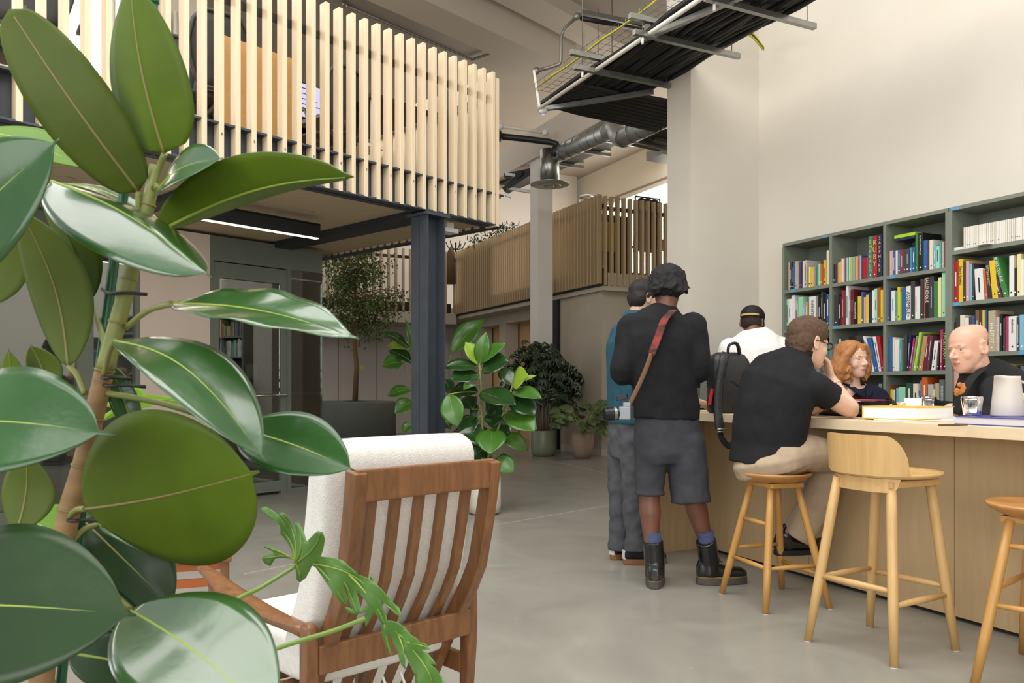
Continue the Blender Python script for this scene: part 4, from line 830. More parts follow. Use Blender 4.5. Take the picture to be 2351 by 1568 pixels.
for k, (c_, lab, zz, rot_, px) in enumerate((('9c5c86', 'purple patterned magazine on the black bag', 1.026, .35, 1880), ('e9e6e0', 'white magazine beside the black bag, under the forearm', 1.032, .15, 1893), ('d0483c', 'red edged folder topmost on the black bag', 1.038, -.1, 1925))):
    a = V(((px-CX)/F*4.45, 4.45, 0)); r_ = Matrix.Rotation(rot_, 3, 'Z'); cbox(('magazine', 'magazine', 'folder')[k], lab, ('magazine', 'magazine', 'folder')[k], a, r_ @ (-U1)*.2, r_ @ N1*.17, zz, zz+.005, mat('mag_%d' % k, c_, .5, c2='3a2a44' if k == 0 else None, sc=(25, 25, 25), nz=.2))
# backpack
q = V((1.335, 4.90, .951)); t = thing('backpack', 'black leather backpack standing on the counter end with its strap hanging down', 'backpack', tuple(q))
bx = V((.93, .25, 0)).normalized(); by = V((-bx.y, bx.x, 0))
st = []
for z, sx, sy, oy in ((.0, .118, .06, 0), (.01, .132, .072, 0), (.06, .138, .082, 0), (.15, .138, .08, 0), (.25, .132, .07, 0), (.32, .122, .058, .005), (.355, .105, .045, .01), (.372, .07, .025, .015)):
    st.append((q+Zv*(z+.001)+by*oy+bx*(.012*math.sin(z*9)), bx*sx, by*sy))
MB().loft(st, 36, pw=.55).build('body', leather, t)
MB().loft([(q+Zv*z+bx*.10-by*.035, bx*sx, by*sy) for z, sx, sy in ((.02, .03, .045), (.03, .042, .06), (.15, .042, .06), (.2, .035, .05), (.21, .02, .03))], 24, pw=.6).build('side_pocket', leather, t)
MB().tube(bez([q+bx*-.02-by*.02+Zv*.362, q+bx*-.015-by*.03+Zv*.415, q+bx*.035-by*.03+Zv*.425, q+bx*.06-by*.025+Zv*.365], 6), .009, 8, flat=1.5).build('top_handle', leather, t)
lp = q-by*.085
MB().tube(bez([q-bx*.05-by*.05+Zv*.365, lp-bx*.085+Zv*.32, lp-bx*.115+Zv*.18, lp-bx*.135-by*.02+Zv*.03, lp-bx*.14-by*.04-Zv*.04, lp-bx*.14-by*.05-Zv*.09], 6), .026, 10, flat=.28, up=tuple(bx)).build('shoulder_strap', leather, t)
MB().tube(bez([lp-bx*.14-by*.05-Zv*.08, lp-bx*.135-by*.06-Zv*.14, lp-bx*.09-by*.07-Zv*.19, lp-bx*.045-by*.07-Zv*.15, lp-bx*.005-by*.05-Zv*.04, lp+bx*.015-by*.03+Zv*.035], 7), .019, 8, flat=.15, up=tuple(bx)).build('webbing_strap', webb, t)
MB().tube([lp-bx*.165-by*.065-Zv*.09, lp-bx*.115-by*.065-Zv*.09], .006, 8).build('buckle', galv_d, t); MB().tube([lp-bx*.165-by*.065-Zv*.105, lp-bx*.115-by*.065-Zv*.105], .005, 8).build('buckle', galv_d, t)
for k in range(2): cc = lp+bx*.02-by*.035+Zv*(.05+.03*k); MB().tube([cc+V((math.cos(i)*.012, 0, math.sin(i)*.018)) for i in [j*.7 for j in range(10)]], .0025, 6).build('ring', galv, t)
m_ = MB(); m_.tube([q-bx*.03-by*.086+Zv*.2, q+bx*.03-by*.084+Zv*.16], .0025, 5); m_.build('seam', webb, t)
t2 = tag(MB().bar(q-bx*.15-by*.03+Zv*.05, q-bx*.13-by*.03+Zv*.15, .02, .012).build('red_tag', mat('red_rubber', 'c8323c', .5), loc=tuple(q)), 'red strap end behind the left side of the backpack', 'strap')
# printer in the alcove
q = V((1.63, 6.72, 0)); t = thing('print_stand', 'dark grey stand below the printer in the alcove', 'stand', tuple(q)); MB().slab(q-N1*.26, N1*.6, U1*.3, 0, .88).build('stand_body', mat('stand_grey', '4a4c4a', .6), t)
t = thing('printer', 'black and grey printer in the alcove behind the backpack', 'printer', (q.x, q.y, .881))
pg = mat('printer_grey', '6c6f6a', .5); MB().slab(q-N1*.25, N1*.58, U1*.28, .881, .97).build('base', black_m, t, bevel=.006); MB().slab(q-N1*.22, N1*.52, U1*.26, .97, 1.10).build('feeder', pg, t, bevel=.006); MB().slab(q-N1*.24, N1*.56, U1*.28, 1.10, 1.22).build('scanner', black_m, t, bevel=.006); MB().slab(q-N1*.05-U1*.01, N1*.06, U1*.05, .93, 1.16).build('front_post', mat('post_grey', '8b8e88', .5), t)
# ---------------------------------------------------------------- armchair
teak = mat('teak', '5e3a20', .38, c2='9a6a42', sc=(34, 34, 6), nz=.8, dist=1.2, detail=8, coat=.15)
boucle = mat('white_boucle', 'f4f1ea', .95, c2='e9e5dc', sc=(60, 60, 60), bump=.002, bsc=(240, 240, 240))
Rp = V((-.145, 2.45, 0)); Lp = V((-.541, 2.08, 0)); aw = (Rp-Lp).normalized(); af = V((-aw.y, aw.x, 0)); ac = (Rp+Lp)/2
def AP(x, y, z): return ac+aw*x+af*y+Zv*z
t = thing('armchair', 'teak slat-backed armchair with white boucle cushions, seen from behind', 'armchair', tuple(ac))
prof = [(-.176, .905), (-.16, .80), (-.14, .70), (-.116, .60), (-.080, .53), (-.035, .46), (.012, .39), (.068, .29), (.135, .175)]
def prof_at(k): return prof[k]
def strip(x0, x1, w_, th, prof_, yoff=0, top=None):
    pts = [AP(x0+(x1-x0)*(i/(len(prof_)-1)), y+yoff, z) for i, (y, z) in enumerate(prof_)]
    st = []
    for i, p in enumerate(pts):
        d = (pts[min(i+1, len(pts)-1)]-pts[max(i-1, 0)]).normalized(); n = aw.cross(d).normalized(); st.append((p, aw*w_/2, n*th/2))
    return MB().loft(st, 16, True, False, .18)
W2_ = .225
for s_ in (-1, 1): strip(s_*W2_, s_*(W2_-.008), .036, .05, prof, 0).build('back_stile', teak, t, bevel=.003)
for k in range(5):
    x = -.165+k*.0795; strip(x, x*.97, .03, .018, [(-.168, .845)]+prof[1:], .012+.012*math.cos(x*7)).build('back_slat', teak, t, bevel=.002)
m_ = MB(); st = []
for i in range(13):
    x = -W2_-.002+(2*W2_+.004)*i/12; st.append((AP(x, -.168+.012*math.cos(x*6.5)-.01, .868), Zv*.042+af*.008*0, af*.012))
m_.loft(st, 16, True, False, .2); m_.build('top_rail', teak, t, bevel=.003)
MB().box(AP(0, -.038, .407), (.255, .011, .038), (aw, af, Zv)).build('rear_rail', teak, t, bevel=.004)
MB().box(AP(0, .128, .165), (.255, .012, .026), (aw, af, Zv)).build('lower_rail', teak, t, bevel=.004)
for s_ in (-1, 1):
    MB().loft([(AP(s_*.27, y, z), aw*a_, af*b_) for y, z, a_, b_ in ((.0, 0.002, .013, .016), (-.01, .2, .016, .021), (-.02, .36, .018, .026), (-.02, .46, .018, .026), (-.02, .49, .017, .024), (-.02, .503, .010, .014))], 20, True, True, .45).build('leg', teak, t)
    MB().loft([(AP(s_*.27, y, z), aw*a_, af*b_) for y, z, a_, b_ in ((.60, 0.002, .013, .016), (.58, .2, .017, .022), (.565, .40, .018, .026), (.56, .505, .02, .03))], 20, True, True, .45).build('leg', teak, t)
    arm = [(AP(s_*.27, -.01, .475), .017, .014), (AP(s_*.27, .04, .478), .019, .015), (AP(s_*.275, .12, .480), .026, .014), (AP(s_*.285, .22, .487), .034, .013), (AP(s_*.29, .34, .498), .037, .012), (AP(s_*.288, .46, .511), .033, .012), (AP(s_*.28, .57, .525), .024, .012), (AP(s_*.275, .66, .532), .016, .011), (AP(s_*.272, .70, .533), .010, .008)]
    MB().loft([(p, aw*a_, Zv*b_) for p, a_, b_ in arm], 20, True, True, .6).build('armrest', teak, t)
    MB().tube([AP(s_*.27, -.028, .458), AP(s_*.27, -.02, .458)], .006, 12, smooth=False).build('dowel', mat('pale_dowel', 'b98c5c', .5), t)
    MB().box(AP(s_*.262, .30, .27), (.011, .30, .03), (aw, af, Zv)).build('side_rail', teak, t, bevel=.004)
MB().box(AP(0, .585, .30), (.25, .011, .035), (aw, af, Zv)).build('front_rail', teak, t, bevel=.004)
for k in range(6): MB().box(AP(0, .15+k*.08, .292), (.25, .018, .006), (aw, af, Zv)).build('seat_slat', teak, t)
# cushions
m_ = MB(); st = []
cp = [(.105, .345, .02), (.085, .355, .05), (.06, .40, .062), (.015, .47, .064), (-.03, .56, .064), (-.052, .68, .064), (-.068, .80, .064), (-.085, .88, .062), (-.10, .935, .055), (-.112, .965, .035), (-.118, .975, .012)]
for y, z, th in cp:
    i = cp.index((y, z, th)); a_, b_ = cp[max(i-1, 0)], cp[min(i+1, len(cp)-1)]
    d = (AP(0, b_[0], b_[1])-AP(0, a_[0], a_[1])).normalized(); n = aw.cross(d).normalized(); wv = .252+.004*math.sin(z*30)
    if th < .055: wv -= (.055-th)*.5
    off = .085
    st.append((AP(0, y+off*.72, z+(.0)), aw*wv, n*th))
m_.loft(st, 40, True, True, .32); m_.build('back_cushion', boucle, t, sub=1)
MB().loft([(AP(0, y, .365), aw*a_, Zv*b_) for y, a_, b_ in ((.02, .22, .03), (.03, .245, .055), (.08, .25, .066), (.3, .252, .070), (.5, .252, .068), (.58, .248, .058), (.60, .225, .03))], 40, True, True, .35).build('seat_cushion', boucle, t, sub=1)
for x in (.0, .06): MB().tube(bez([AP(x-.03, .0, .30), AP(x-.02, -.02, .24), AP(x-.03, -.03, .17), AP(x-.02, -.03, .10)], 5), .004, 6, flat=.4).build('cushion_tie', boucle, t)
MB().prism([AP(.12, .02, .40), AP(.16, .01, .45), AP(.17, .01, .38), AP(.13, .02, .36)], af*.003).build('cushion_label', mat('label_white', 'f2f2f2', .8), t)
# slatted teak frame half hidden behind the leaves
q = G(452, 1545); q = V(((450-CX)/F*3.5, 3.5, 0)); t = thing('slatted_side_table', 'small teak side table with slatted side half hidden behind the rubber plant', 'side table', tuple(q))
ux = V((.9, .3, 0)).normalized(); uy = V((-ux.y, ux.x, 0))
for sx in (-1, 1):
    for sy in (-1, 1): MB().box(q+ux*.12*sx+uy*.12*sy+Zv*.185, (.016, .016, .184), (ux, uy, Zv)).build('leg', teak, t, bevel=.003)
for z in (.12, .2, .28, .35):
    MB().box(q-uy*.12+Zv*z, (.11, .006, .018), (ux, uy, Zv)).build('side_slat', mat('orange_teak', 'a85a28', .4), t)
MB().box(q+Zv*.375, (.15, .15, .008), (ux, uy, Zv)).build('table_top', teak, t, bevel=.003)
# ---------------------------------------------------------------- foreground planting
def leafmat(name, c, c2, rough, spec=.5, coat=0, tr=.3, trc='8fb02a', sc=(9, 9, 9), bump=.0012, veins=True):
    m = mat(name, c, rough, c2=c2, sc=sc, spec=spec, coat=coat, bump=bump, bsc=(26, 26, 26)); nt = m.node_tree; N = nt.nodes; L = nt.links
    b = N['Principled BSDF']; o = N['Material Output']; t_ = N.new('ShaderNodeBsdfTranslucent'); t_.inputs[0].default_value = (*hexc(trc), 1); mx = N.new('ShaderNodeMixShader'); mx.inputs[0].default_value = tr
    L.new(b.outputs[0], mx.inputs[1]); L.new(t_.outputs[0], mx.inputs[2]); L.new(mx.outputs[0], o.inputs[0]); return m
g_top = leafmat('rubber_top', '1f4517', '2b5921', .27, .5, .25, .08)
g_shy = leafmat('rubber_top_shiny', '244c1a', '305f25', .3, 1.0, 1.0, .06)
g_top2 = leafmat('rubber_top_dark', '1c3314', '26421a', .36, .4, .08, .05)
g_und = leafmat('rubber_under', '536b14', '68801c', .5, .35, 0, .28)
g_undd = leafmat('rubber_under_olive', '4a5a16', '5b6a20', .55, .35, 0, .16)
g_br = leafmat('rubber_translucent', '5f8a22', '76a02c', .5, .4, 0, .45, 'a8cc30')
g_ph = leafmat('philodendron_leaf', '659546', '7fae5a', .42, .5, .0, .25); g_phb = leafmat('philodendron_leaf_bright', '8ab83a', '9fcc46', .45, .4, 0, .4, 'b8dc40')
rib_l = mat('rib_lime', '8fa63c', .45); rib_o = mat('rib_olive', '74763a', .5); rib_t = mat('rib_tan', '7f7440', .5)
pl = V((-.68, 1.18, 0)); tr_ = thing('planter_box', 'planter trough holding the foreground foliage', 'planter', (pl.x-.1, pl.y, 0))
MB().slab((-1.35, .95), (1.0, 0), (0, .5), 0, .40).build('trough', mat('planter_dark', '3c3d3a', .7), tr_); MB().slab((-1.33, .97), (.96, 0), (0, .46), .40, .405).build('soil', mat('soil', '3b2f26', .95), tr_)
t = thing('rubber_plant', 'large foreground rubber plant with broad glossy leaves tied to a green stake', 'plant', (-.72, 1.2, .405))
Ysn = 1.2
sp_ = [(358, 380), (340, 470), (318, 560), (297, 640), (270, 740), (240, 850), (215, 960), (190, 1070), (160, 1170), (140, 1280), (112, 1420), (95, 1568), (85, 1760), (80, 1970)]
spts = [P(x, y, Ysn) for x, y in sp_]; spts[-1].z = .40
srad = [.009, .0105, .0105, .0112, .0125, .0135, .0145, .0155, .0165, .017, .0175, .018, .0185, .019]
MB().tube(bez(spts[:6], 4), [.009+.004*i/20 for i in range(21)], 14).build('stem', stem_g, t); MB().tube(bez(spts[5:], 4), [.0135+.0055*i/32 for i in range(33)], 14).build('stem', stem_b, t)
for i in range(1, 12):
    q = spts[i]; d = (spts[i+1]-spts[i]).normalized(); MB().tube([q-d*.0015, q+d*.0015], srad[i]+.0012, 14).build('node_ring', rib_t, t)
stk = thing('plant_stake', 'dark green cane stake supporting the foreground rubber plant', 'stake', (-.74, 1.235, .405))
sk_ = [P(352, 5, 1.235), P(300, 330, 1.235), P(262, 600, 1.235), P(232, 830, 1.235), P(200, 1080, 1.235), P(165, 1330, 1.235), P(140, 1568, 1.235), P(100, 1950, 1.235)]; sk_[-1].z = .406
MB().tube(bez(sk_, 3), .0075, 12).build('cane', mat('stake_green', '1e5a3a', .35), stk); MB().tube([sk_[0]-Zv*.001, sk_[0]+Zv*.012], .0085, 12).build('end_cap', mat('stake_cap', '3f7f62', .4), stk)
for (x, y, w_) in ((262, 668, 40), (255, 880, 42), (170, 1190, 40), (245, 862, 30)):
    tt = tag(MB().tube(bez([P(x-w_*.7, y-4, 1.225), P(x-w_*.2, y+6, 1.18), P(x+w_*.6, y+4, 1.182), P(x+w_*1.9, y+8, 1.19)], 4), .0028, 6).build('cable_tie', black_m, t), None)
LF = [  # bx,by,bY, tx,ty,tY, width px, normal, mats, rib, petiole(px,py) or None, extra
 (318, 440, 1.19, 22, 22, 1.10, 168, (-.35, .85, .35), (g_shy, g_undd), rib_t, (318, 560), dict(curl=-.1, fold=.1, a=.95, pw=.4, drip=.002)),
 (378, 352, 1.17, 300, -45, 1.12, 172, (.35, .9, .1), (g_top, g_und), rib_t, (345, 470), dict(fold=.12, curl=-.05, a=.7, pw=.55)),
 (362, 436, 1.16, 512, 362, 1.06, 108, (-.25, -.85, .5), (g_shy, g_und), rib_l, (350, 440), dict(fold=.1)),
 (368, 528, 1.2, 812, 405, 1.06, 128, (-.05, .38, .92), (g_shy, g_und), rib_l, (332, 500), dict(fold=.5, curl=.07, a=.95, pw=.5, drip=.03)),
 (-80, 300, 1.3, 192, 388, 1.3, 130, (.2, -.5, .85), (g_br, g_br), rib_l, None, dict(fold=.05)),
 (-160, 640, 1.0, 136, 318, .95, 220, (.35, -.85, .4), (g_top, g_und), rib_l, None, dict(fold=.12, curl=.06)),
 (118, 415, 1.12, 486, 636, 1.08, 175, (.28, -.5, .8), (g_shy, g_undd), rib_l, None, dict(fold=-.4, curl=.06, nv=12, pw=.5)),
 (158, 842, 1.22, 40, 470, 1.16, 150, (.35, .9, .1), (g_top, g_undd), rib_t, (195, 905), dict(fold=.1)),
 (205, 690, 1.27, 92, 445, 1.2, 118, (.5, .8, .1), (g_top, g_und), rib_o, (243, 800), dict(fold=.15)),
 (394, 697, 1.1, 824, 778, 1.0, 124, (.10, -.56, .82), (g_shy, g_und), rib_l, (290, 752), dict(fold=.16, curl=.05, rip=.02, nu=30)),
 (262, 782, 1.1, 612, 1062, .98, 168, (.35, -.55, .75), (g_shy, g_und), rib_l, (238, 868), dict(fold=.15, curl=.14, a=1.2)),
 (545, 985, 1.16, 814, 1080, 1.1, 158, (.1, -.75, .65), (g_top, g_und), rib_l, (230, 900), dict(fold=.12, curl=.05)),
 (-210, 985, .98, 268, 1000, .93, 278, (.0, -.8, .6), (g_top, g_und), rib_l, None, dict(fold=.06, drip=.08)),
 (196, 1168, 1.15, 596, 1082, 1.03, 390, (.05, .93, .3), (g_top, g_und), rib_t, (150, 1200), dict(fold=.12, curl=-.05, a=1.2, pw=.5)),
 (-240, 1395, .9, 312, 1412, .86, 375, (.0, -.85, .5), (g_top2, g_und), rib_l, None, dict(fold=.05, drip=.05)),
 (298, 1400, .98, 640, 1660, .84, 300, (.2, -.62, .75), (g_shy, g_und), rib_l, (150, 1290), dict(fold=.1, curl=.06)),
 (190, 1195, 1.28, 402, 1400, 1.25, 190, (.1, -.8, .5), (g_top2, g_undd), rib_o, (150, 1230), dict(fold=.1)),
 (225, 1205, 1.24, 408, 1292, 1.2, 50, (.1, -.6, .8), (g_top, g_und), rib_l, (160, 1250), dict(fold=.2)),
 (40, 1220, 1.2, 60, 1040, 1.2, 110, (.2, .9, .2), (g_top, g_undd), rib_o, None, dict(fold=.1)),
 (-40, 700, 1.3, -10, 480, 1.25, 130, (.3, .9, .2), (g_top, g_undd), rib_o, None, dict(fold=.1)),
 (20, 1300, 1.1, 420, 1560, 1.05, 150, (.1, -.75, .6), (g_top2, g_undd), rib_l, None, dict(fold=.1)),
 (160, 1500, 1.02, 420, 1560, 1.0, 130, (.1, -.75, .6), (g_top2, g_undd), rib_l, None, dict(fold=.1)),
 (-30, 470, 1.02, 56, 505, .98, 40, (.1, -.3, .9), (g_top, g_und), rib_l, None, dict(fold=.2)),
 (110, 905, 1.32, 70, 790, 1.3, 80, (.3, .9, .2), (g_top, g_undd), rib_o, None, dict(fold=.1)),
 (10, 960, 1.3, 20, 800, 1.28, 60, (.3, .9, .2), (g_top, g_und), rib_o, None, dict(fold=.1)),
 (315, 1010, 1.24, 250, 830, 1.24, 60, (.4, -.8, .3), (g_top, g_und), rib_o, None, dict(fold=.2)),
 (120, 420, 1.3, 380, 520, 1.25, 50, (.1, -.3, .95), (g_top, g_und), rib_l, None, dict(fold=.1)),
 (40, 1180, 1.35, 200, 1290, 1.3, 150, (.1, -.5, .8), (g_br, g_br), rib_l, None, dict(fold=.1)),
]
for (bx_, by_, bY, tx, ty, tY, wp, nn_, ms, rb, pt, kw) in LF:
    B, E = P(bx_, by_, bY), P(tx, ty, tY); T_ = (E-B).normalized(); mid = (B+E)/2; vd_ = (mid-V((0, 0, H))).normalized(); S = T_.cross(V(nn_)).normalized()
    pj = (S-vd_*S.dot(vd_)).length; wm = wp/F*mid.y/max(pj, .75)
    kw = dict(kw); kw.setdefault('nu', 26); kw.setdefault('nv', 10)
    o = leaf_obj(t, B, E, nn_, wm, ms, rb, petiole=P(pt[0], pt[1], 1.2) if pt else None, pet_m=stem_g, ribr=.0027, **kw)
import bmesh
def traced(parent, pts, Yf, m, rb, veins, name='leaf'):   # one lobed blade: outline, gently curved surface, thickness
    bm = bmesh.new(); vs = [bm.verts.new((x, -y, 0)) for x, y in pts]; f = bm.faces.new(vs); f.normal_update()
    if f.normal.z < 0: f.normal_flip()
    bmesh.ops.triangulate(bm, faces=bm.faces[:], quad_method='BEAUTY', ngon_method='EAR_CLIP')
    for _ in range(3):
        es = [e for e in bm.edges if e.calc_length() > 14]
        if es: bmesh.ops.subdivide_edges(bm, edges=es, cuts=1); bmesh.ops.triangulate(bm, faces=bm.faces[:])
    bm.verts.ensure_lookup_table(); bm.verts.index_update(); mb = MB()
    mb.add([P(v.co.x, -v.co.y, Yf(v.co.x, -v.co.y)) for v in bm.verts], [[v.index for v in f.verts] for f in bm.faces], True); bm.free()
    o = mb.build(name, [m, m], parent); q = o.modifiers.new('s', 'SOLIDIFY'); q.thickness = .001
    for vn in veins:
        n = len(vn)-1; MB().tube(bez([P(x, y, Yf(x, y)-.0012) for x, y in vn], 4), [.0021*(1-.75*i/(4*n)) for i in range(4*n+1)], 6).build('vein', rb, o)
    return o
t = thing('philodendron', 'lobed-leaf philodendron reaching in front of the armchair from the lower left', 'plant', (-.5, 1.2, .405))
rootp = V((-.52, 1.2, .41))
B1 = P(682, 1298, 1.55); B2 = P(838, 1420, 1.45); B3 = P(286, 935, 1.7)
Y1 = lambda x, y: 1.55-.0009*(x-682)+.012*math.sin(x*.06+y*.03)
traced(t, [(791, 1393), (804, 1396), (823, 1404), (839, 1393), (849, 1378), (845, 1355), (851, 1333), (848, 1318), (856, 1329), (860, 1348), (879, 1389), (875, 1404), (860, 1404), (849, 1423), (839, 1441), (837, 1423), (845, 1404), (823, 1409), (800, 1408)], lambda x, y: 1.5+.006*math.sin(x*.1), g_ph, rib_l, [])
traced(t, [(677, 1293), (673, 1280), (667, 1259), (657, 1241), (644, 1226), (643, 1209), (629, 1194), (613, 1186), (597, 1167), (609, 1163), (626, 1172), (641, 1186), (652, 1205), (658, 1213), (650, 1196), (638, 1181), (648, 1176), (661, 1186), (670, 1205), (677, 1226), (680, 1220), (676, 1199), (686, 1201), (696, 1220), (704, 1243), (718, 1229), (729, 1219), (741, 1222), (746, 1239), (742, 1261), (736, 1278), (759, 1279), (785, 1286), (804, 1303), (823, 1319), (845, 1328), (860, 1338), (879, 1357), (899, 1381), (916, 1396), (921, 1418), (905, 1409), (890, 1392), (877, 1382), (864, 1366), (873, 1387), (886, 1411), (889, 1432), (879, 1435), (866, 1417), (853, 1396), (836, 1376), (823, 1360), (819, 1363), (824, 1383), (826, 1400), (819, 1409), (806, 1394), (800, 1372), (794, 1349), (785, 1331), (789, 1349), (798, 1374), (796, 1392), (779, 1381), (763, 1359), (748, 1336), (734, 1316), (723, 1301), (716, 1299), (710, 1312), (702, 1327), (689, 1337), (681, 1331), (679, 1310)], Y1, g_ph, rib_l, [[(677, 1293), (673, 1258), (654, 1224), (613, 1175)], [(678, 1291), (679, 1250), (669, 1213), (650, 1184)], [(680, 1291), (691, 1258), (689, 1213)], [(682, 1292), (710, 1269), (729, 1243), (734, 1224)], [(680, 1293), (688, 1318), (689, 1334)], [(679, 1293), (721, 1295), (785, 1310), (830, 1336), (883, 1385), (914, 1411)], [(725, 1296), (755, 1329), (778, 1363), (794, 1389)], [(763, 1303), (793, 1340), (808, 1374), (820, 1406)], [(800, 1318), (838, 1359), (868, 1400), (884, 1432)]])
traced(t, [(676, 1285), (667, 1283), (650, 1280), (631, 1283), (620, 1300), (607, 1293), (601, 1283), (603, 1276), (622, 1272), (628, 1268), (616, 1261), (606, 1258), (608, 1253), (626, 1255), (637, 1261), (648, 1270), (661, 1275), (673, 1280)], lambda x, y: 1.56+.0006*(682-x), g_ph, rib_l, [[(676, 1285), (654, 1276), (616, 1280), (603, 1280)], [(669, 1280), (643, 1267), (611, 1256)]])
Y2 = lambda x, y: 1.45-.0008*(x-838)+.01*math.sin(x*.08+y*.05)
traced(t, [(877, 1430), (886, 1423), (913, 1429), (929, 1441), (943, 1458), (958, 1468), (963, 1475), (976, 1478), (987, 1491), (974, 1493), (965, 1491), (984, 1503), (1001, 1526), (988, 1524), (1004, 1540), (1016, 1556), (1021, 1573), (980, 1588), (954, 1580), (952, 1550), (940, 1525), (929, 1500), (921, 1485), (929, 1509), (931, 1537), (921, 1526), (911, 1495), (899, 1466), (890, 1444), (892, 1471), (899, 1507), (889, 1495), (880, 1468), (874, 1445)], Y2, g_ph, rib_l, [[(879, 1432), (913, 1453), (950, 1494), (984, 1543), (995, 1580)], [(913, 1453), (926, 1490), (929, 1531)], [(883, 1434), (888, 1468), (896, 1501)], [(935, 1475), (958, 1479), (980, 1486)]])
traced(t, [(286, 936), (268, 928), (250, 921), (240, 933), (261, 938), (237, 953), (239, 967), (268, 954), (276, 963), (286, 963), (290, 944), (312, 941), (357, 930), (402, 929), (431, 922), (388, 912), (357, 908), (333, 904), (322, 890), (304, 890), (296, 908), (300, 919), (290, 927), (283, 913), (282, 894), (269, 896), (263, 909), (273, 922)], lambda x, y: 1.7+.0004*(x-286), g_phb, rib_l, [[(286, 936), (339, 918), (424, 922)], [(286, 936), (268, 913), (275, 898)], [(286, 936), (308, 918), (312, 893)], [(286, 936), (259, 947), (241, 962)]])
MB().tube(bez([B1, P(600, 1348, 1.5), P(525, 1390, 1.42), P(430, 1500, 1.35), P(380, 1700, 1.3), rootp], 6), .0042, 8).build('petiole', mat('petiole_green', '7d9a48', .45), t)
MB().tube(bez([B2, P(760, 1450, 1.42), P(640, 1487, 1.36), P(520, 1540, 1.3), P(420, 1700, 1.25), rootp+V((.04, 0, 0))], 6), .0045, 8).build('petiole', mat('petiole_green', '7d9a48', .45), t)
MB().tube(bez([B3, P(265, 1000, 1.65), P(250, 1200, 1.5), P(300, 1600, 1.3), rootp+V((.0, .05, 0))], 6), .004, 8).build('petiole', mat('petiole_green', '7d9a48', .45), t)
# ---------------------------------------------------------------- people
def fabric(name, c, c2, rough=.9, s=14, b=.004): return mat(name, c, rough, c2=c2, sc=(s, s, s), bump=b, bsc=(s, s, s*.6), spec=.3)
skin_l = mat('skin_light', 'dab098', .5, c2='e2bca6', sc=(14, 14, 14), sss=.12); skin_d = mat('skin_deep', '6b4433', .45, c2='7a5040', sc=(12, 12, 12), sss=.05); skin_o = mat('skin_rosy', 'd6a48b', .45, c2='e0b39c', sc=(10, 10, 10), sss=.12)
eye_w = mat('eye_white', 'b5aaa2', .3); iris_m = mat('iris', '3f4a52', .2); lip_m = mat('lips', 'b0685c', .5); lip_d = mat('lips_deep', '5a342c', .5)
blk = fabric('black_cotton', '17171a', '202023'); poly_s = (('',),)
def hand(mb, wr, d, pn, thumb, curl=.35, s=1.0):
    d = V(d).normalized(); pn = V(pn); pn = (pn-d*pn.dot(d)).normalized(); sd = d.cross(pn); th = V(thumb)
    if sd.dot(th) < 0: sd = -sd
    wr = V(wr); kn = wr+d*.088*s
    mb.loft([(wr-d*.03*s, sd*.024*s, pn*.019*s), (wr, sd*.026*s, pn*.019*s), (wr+d*.03*s, sd*.036*s, pn*.018*s), (wr+d*.065*s, sd*.042*s, pn*.016*s), (kn, sd*.041*s, pn*.013*s), (kn+d*.006*s, sd*.034*s, pn*.009*s)], 16)
    for k, (o_, ln) in enumerate(((.031, .070), (.0105, .080), (-.0105, .074), (-.031, .058))):
        p = kn+sd*o_*s-d*.008*s; a = 0; pts = [p-d*.02*s, p]; dd = (d+sd*o_*1.6).normalized()
        for q in (.42, .32, .26):
            a += curl*(1+.12*k); p = p+(dd*math.cos(a)+pn*math.sin(a))*ln*q*s*1.12; pts.append(p)
        mb.tube(pts, [.0085*s, .0092*s, .0085*s, .0078*s, .0068*s], 10, round_=True)
    p = wr+d*.022*s+sd*.026*s; dd = (d*.7+sd*.75+pn*.25).normalized(); d2 = (d*.95+sd*.3+pn*.3).normalized()
    mb.tube([p-dd*.015*s, p+dd*.03*s, p+dd*.03*s+d2*.032*s, p+dd*.03*s+d2*.058*s], [.015*s, .0125*s, .0105*s, .009*s], 10, round_=True)
def frame_of(fw, up=(0, 0, 1)):
    f = V(fw).normalized(); u = V(up); u = (u-f*u.dot(f)).normalized(); return f.cross(u), f, u   # right, forward, up
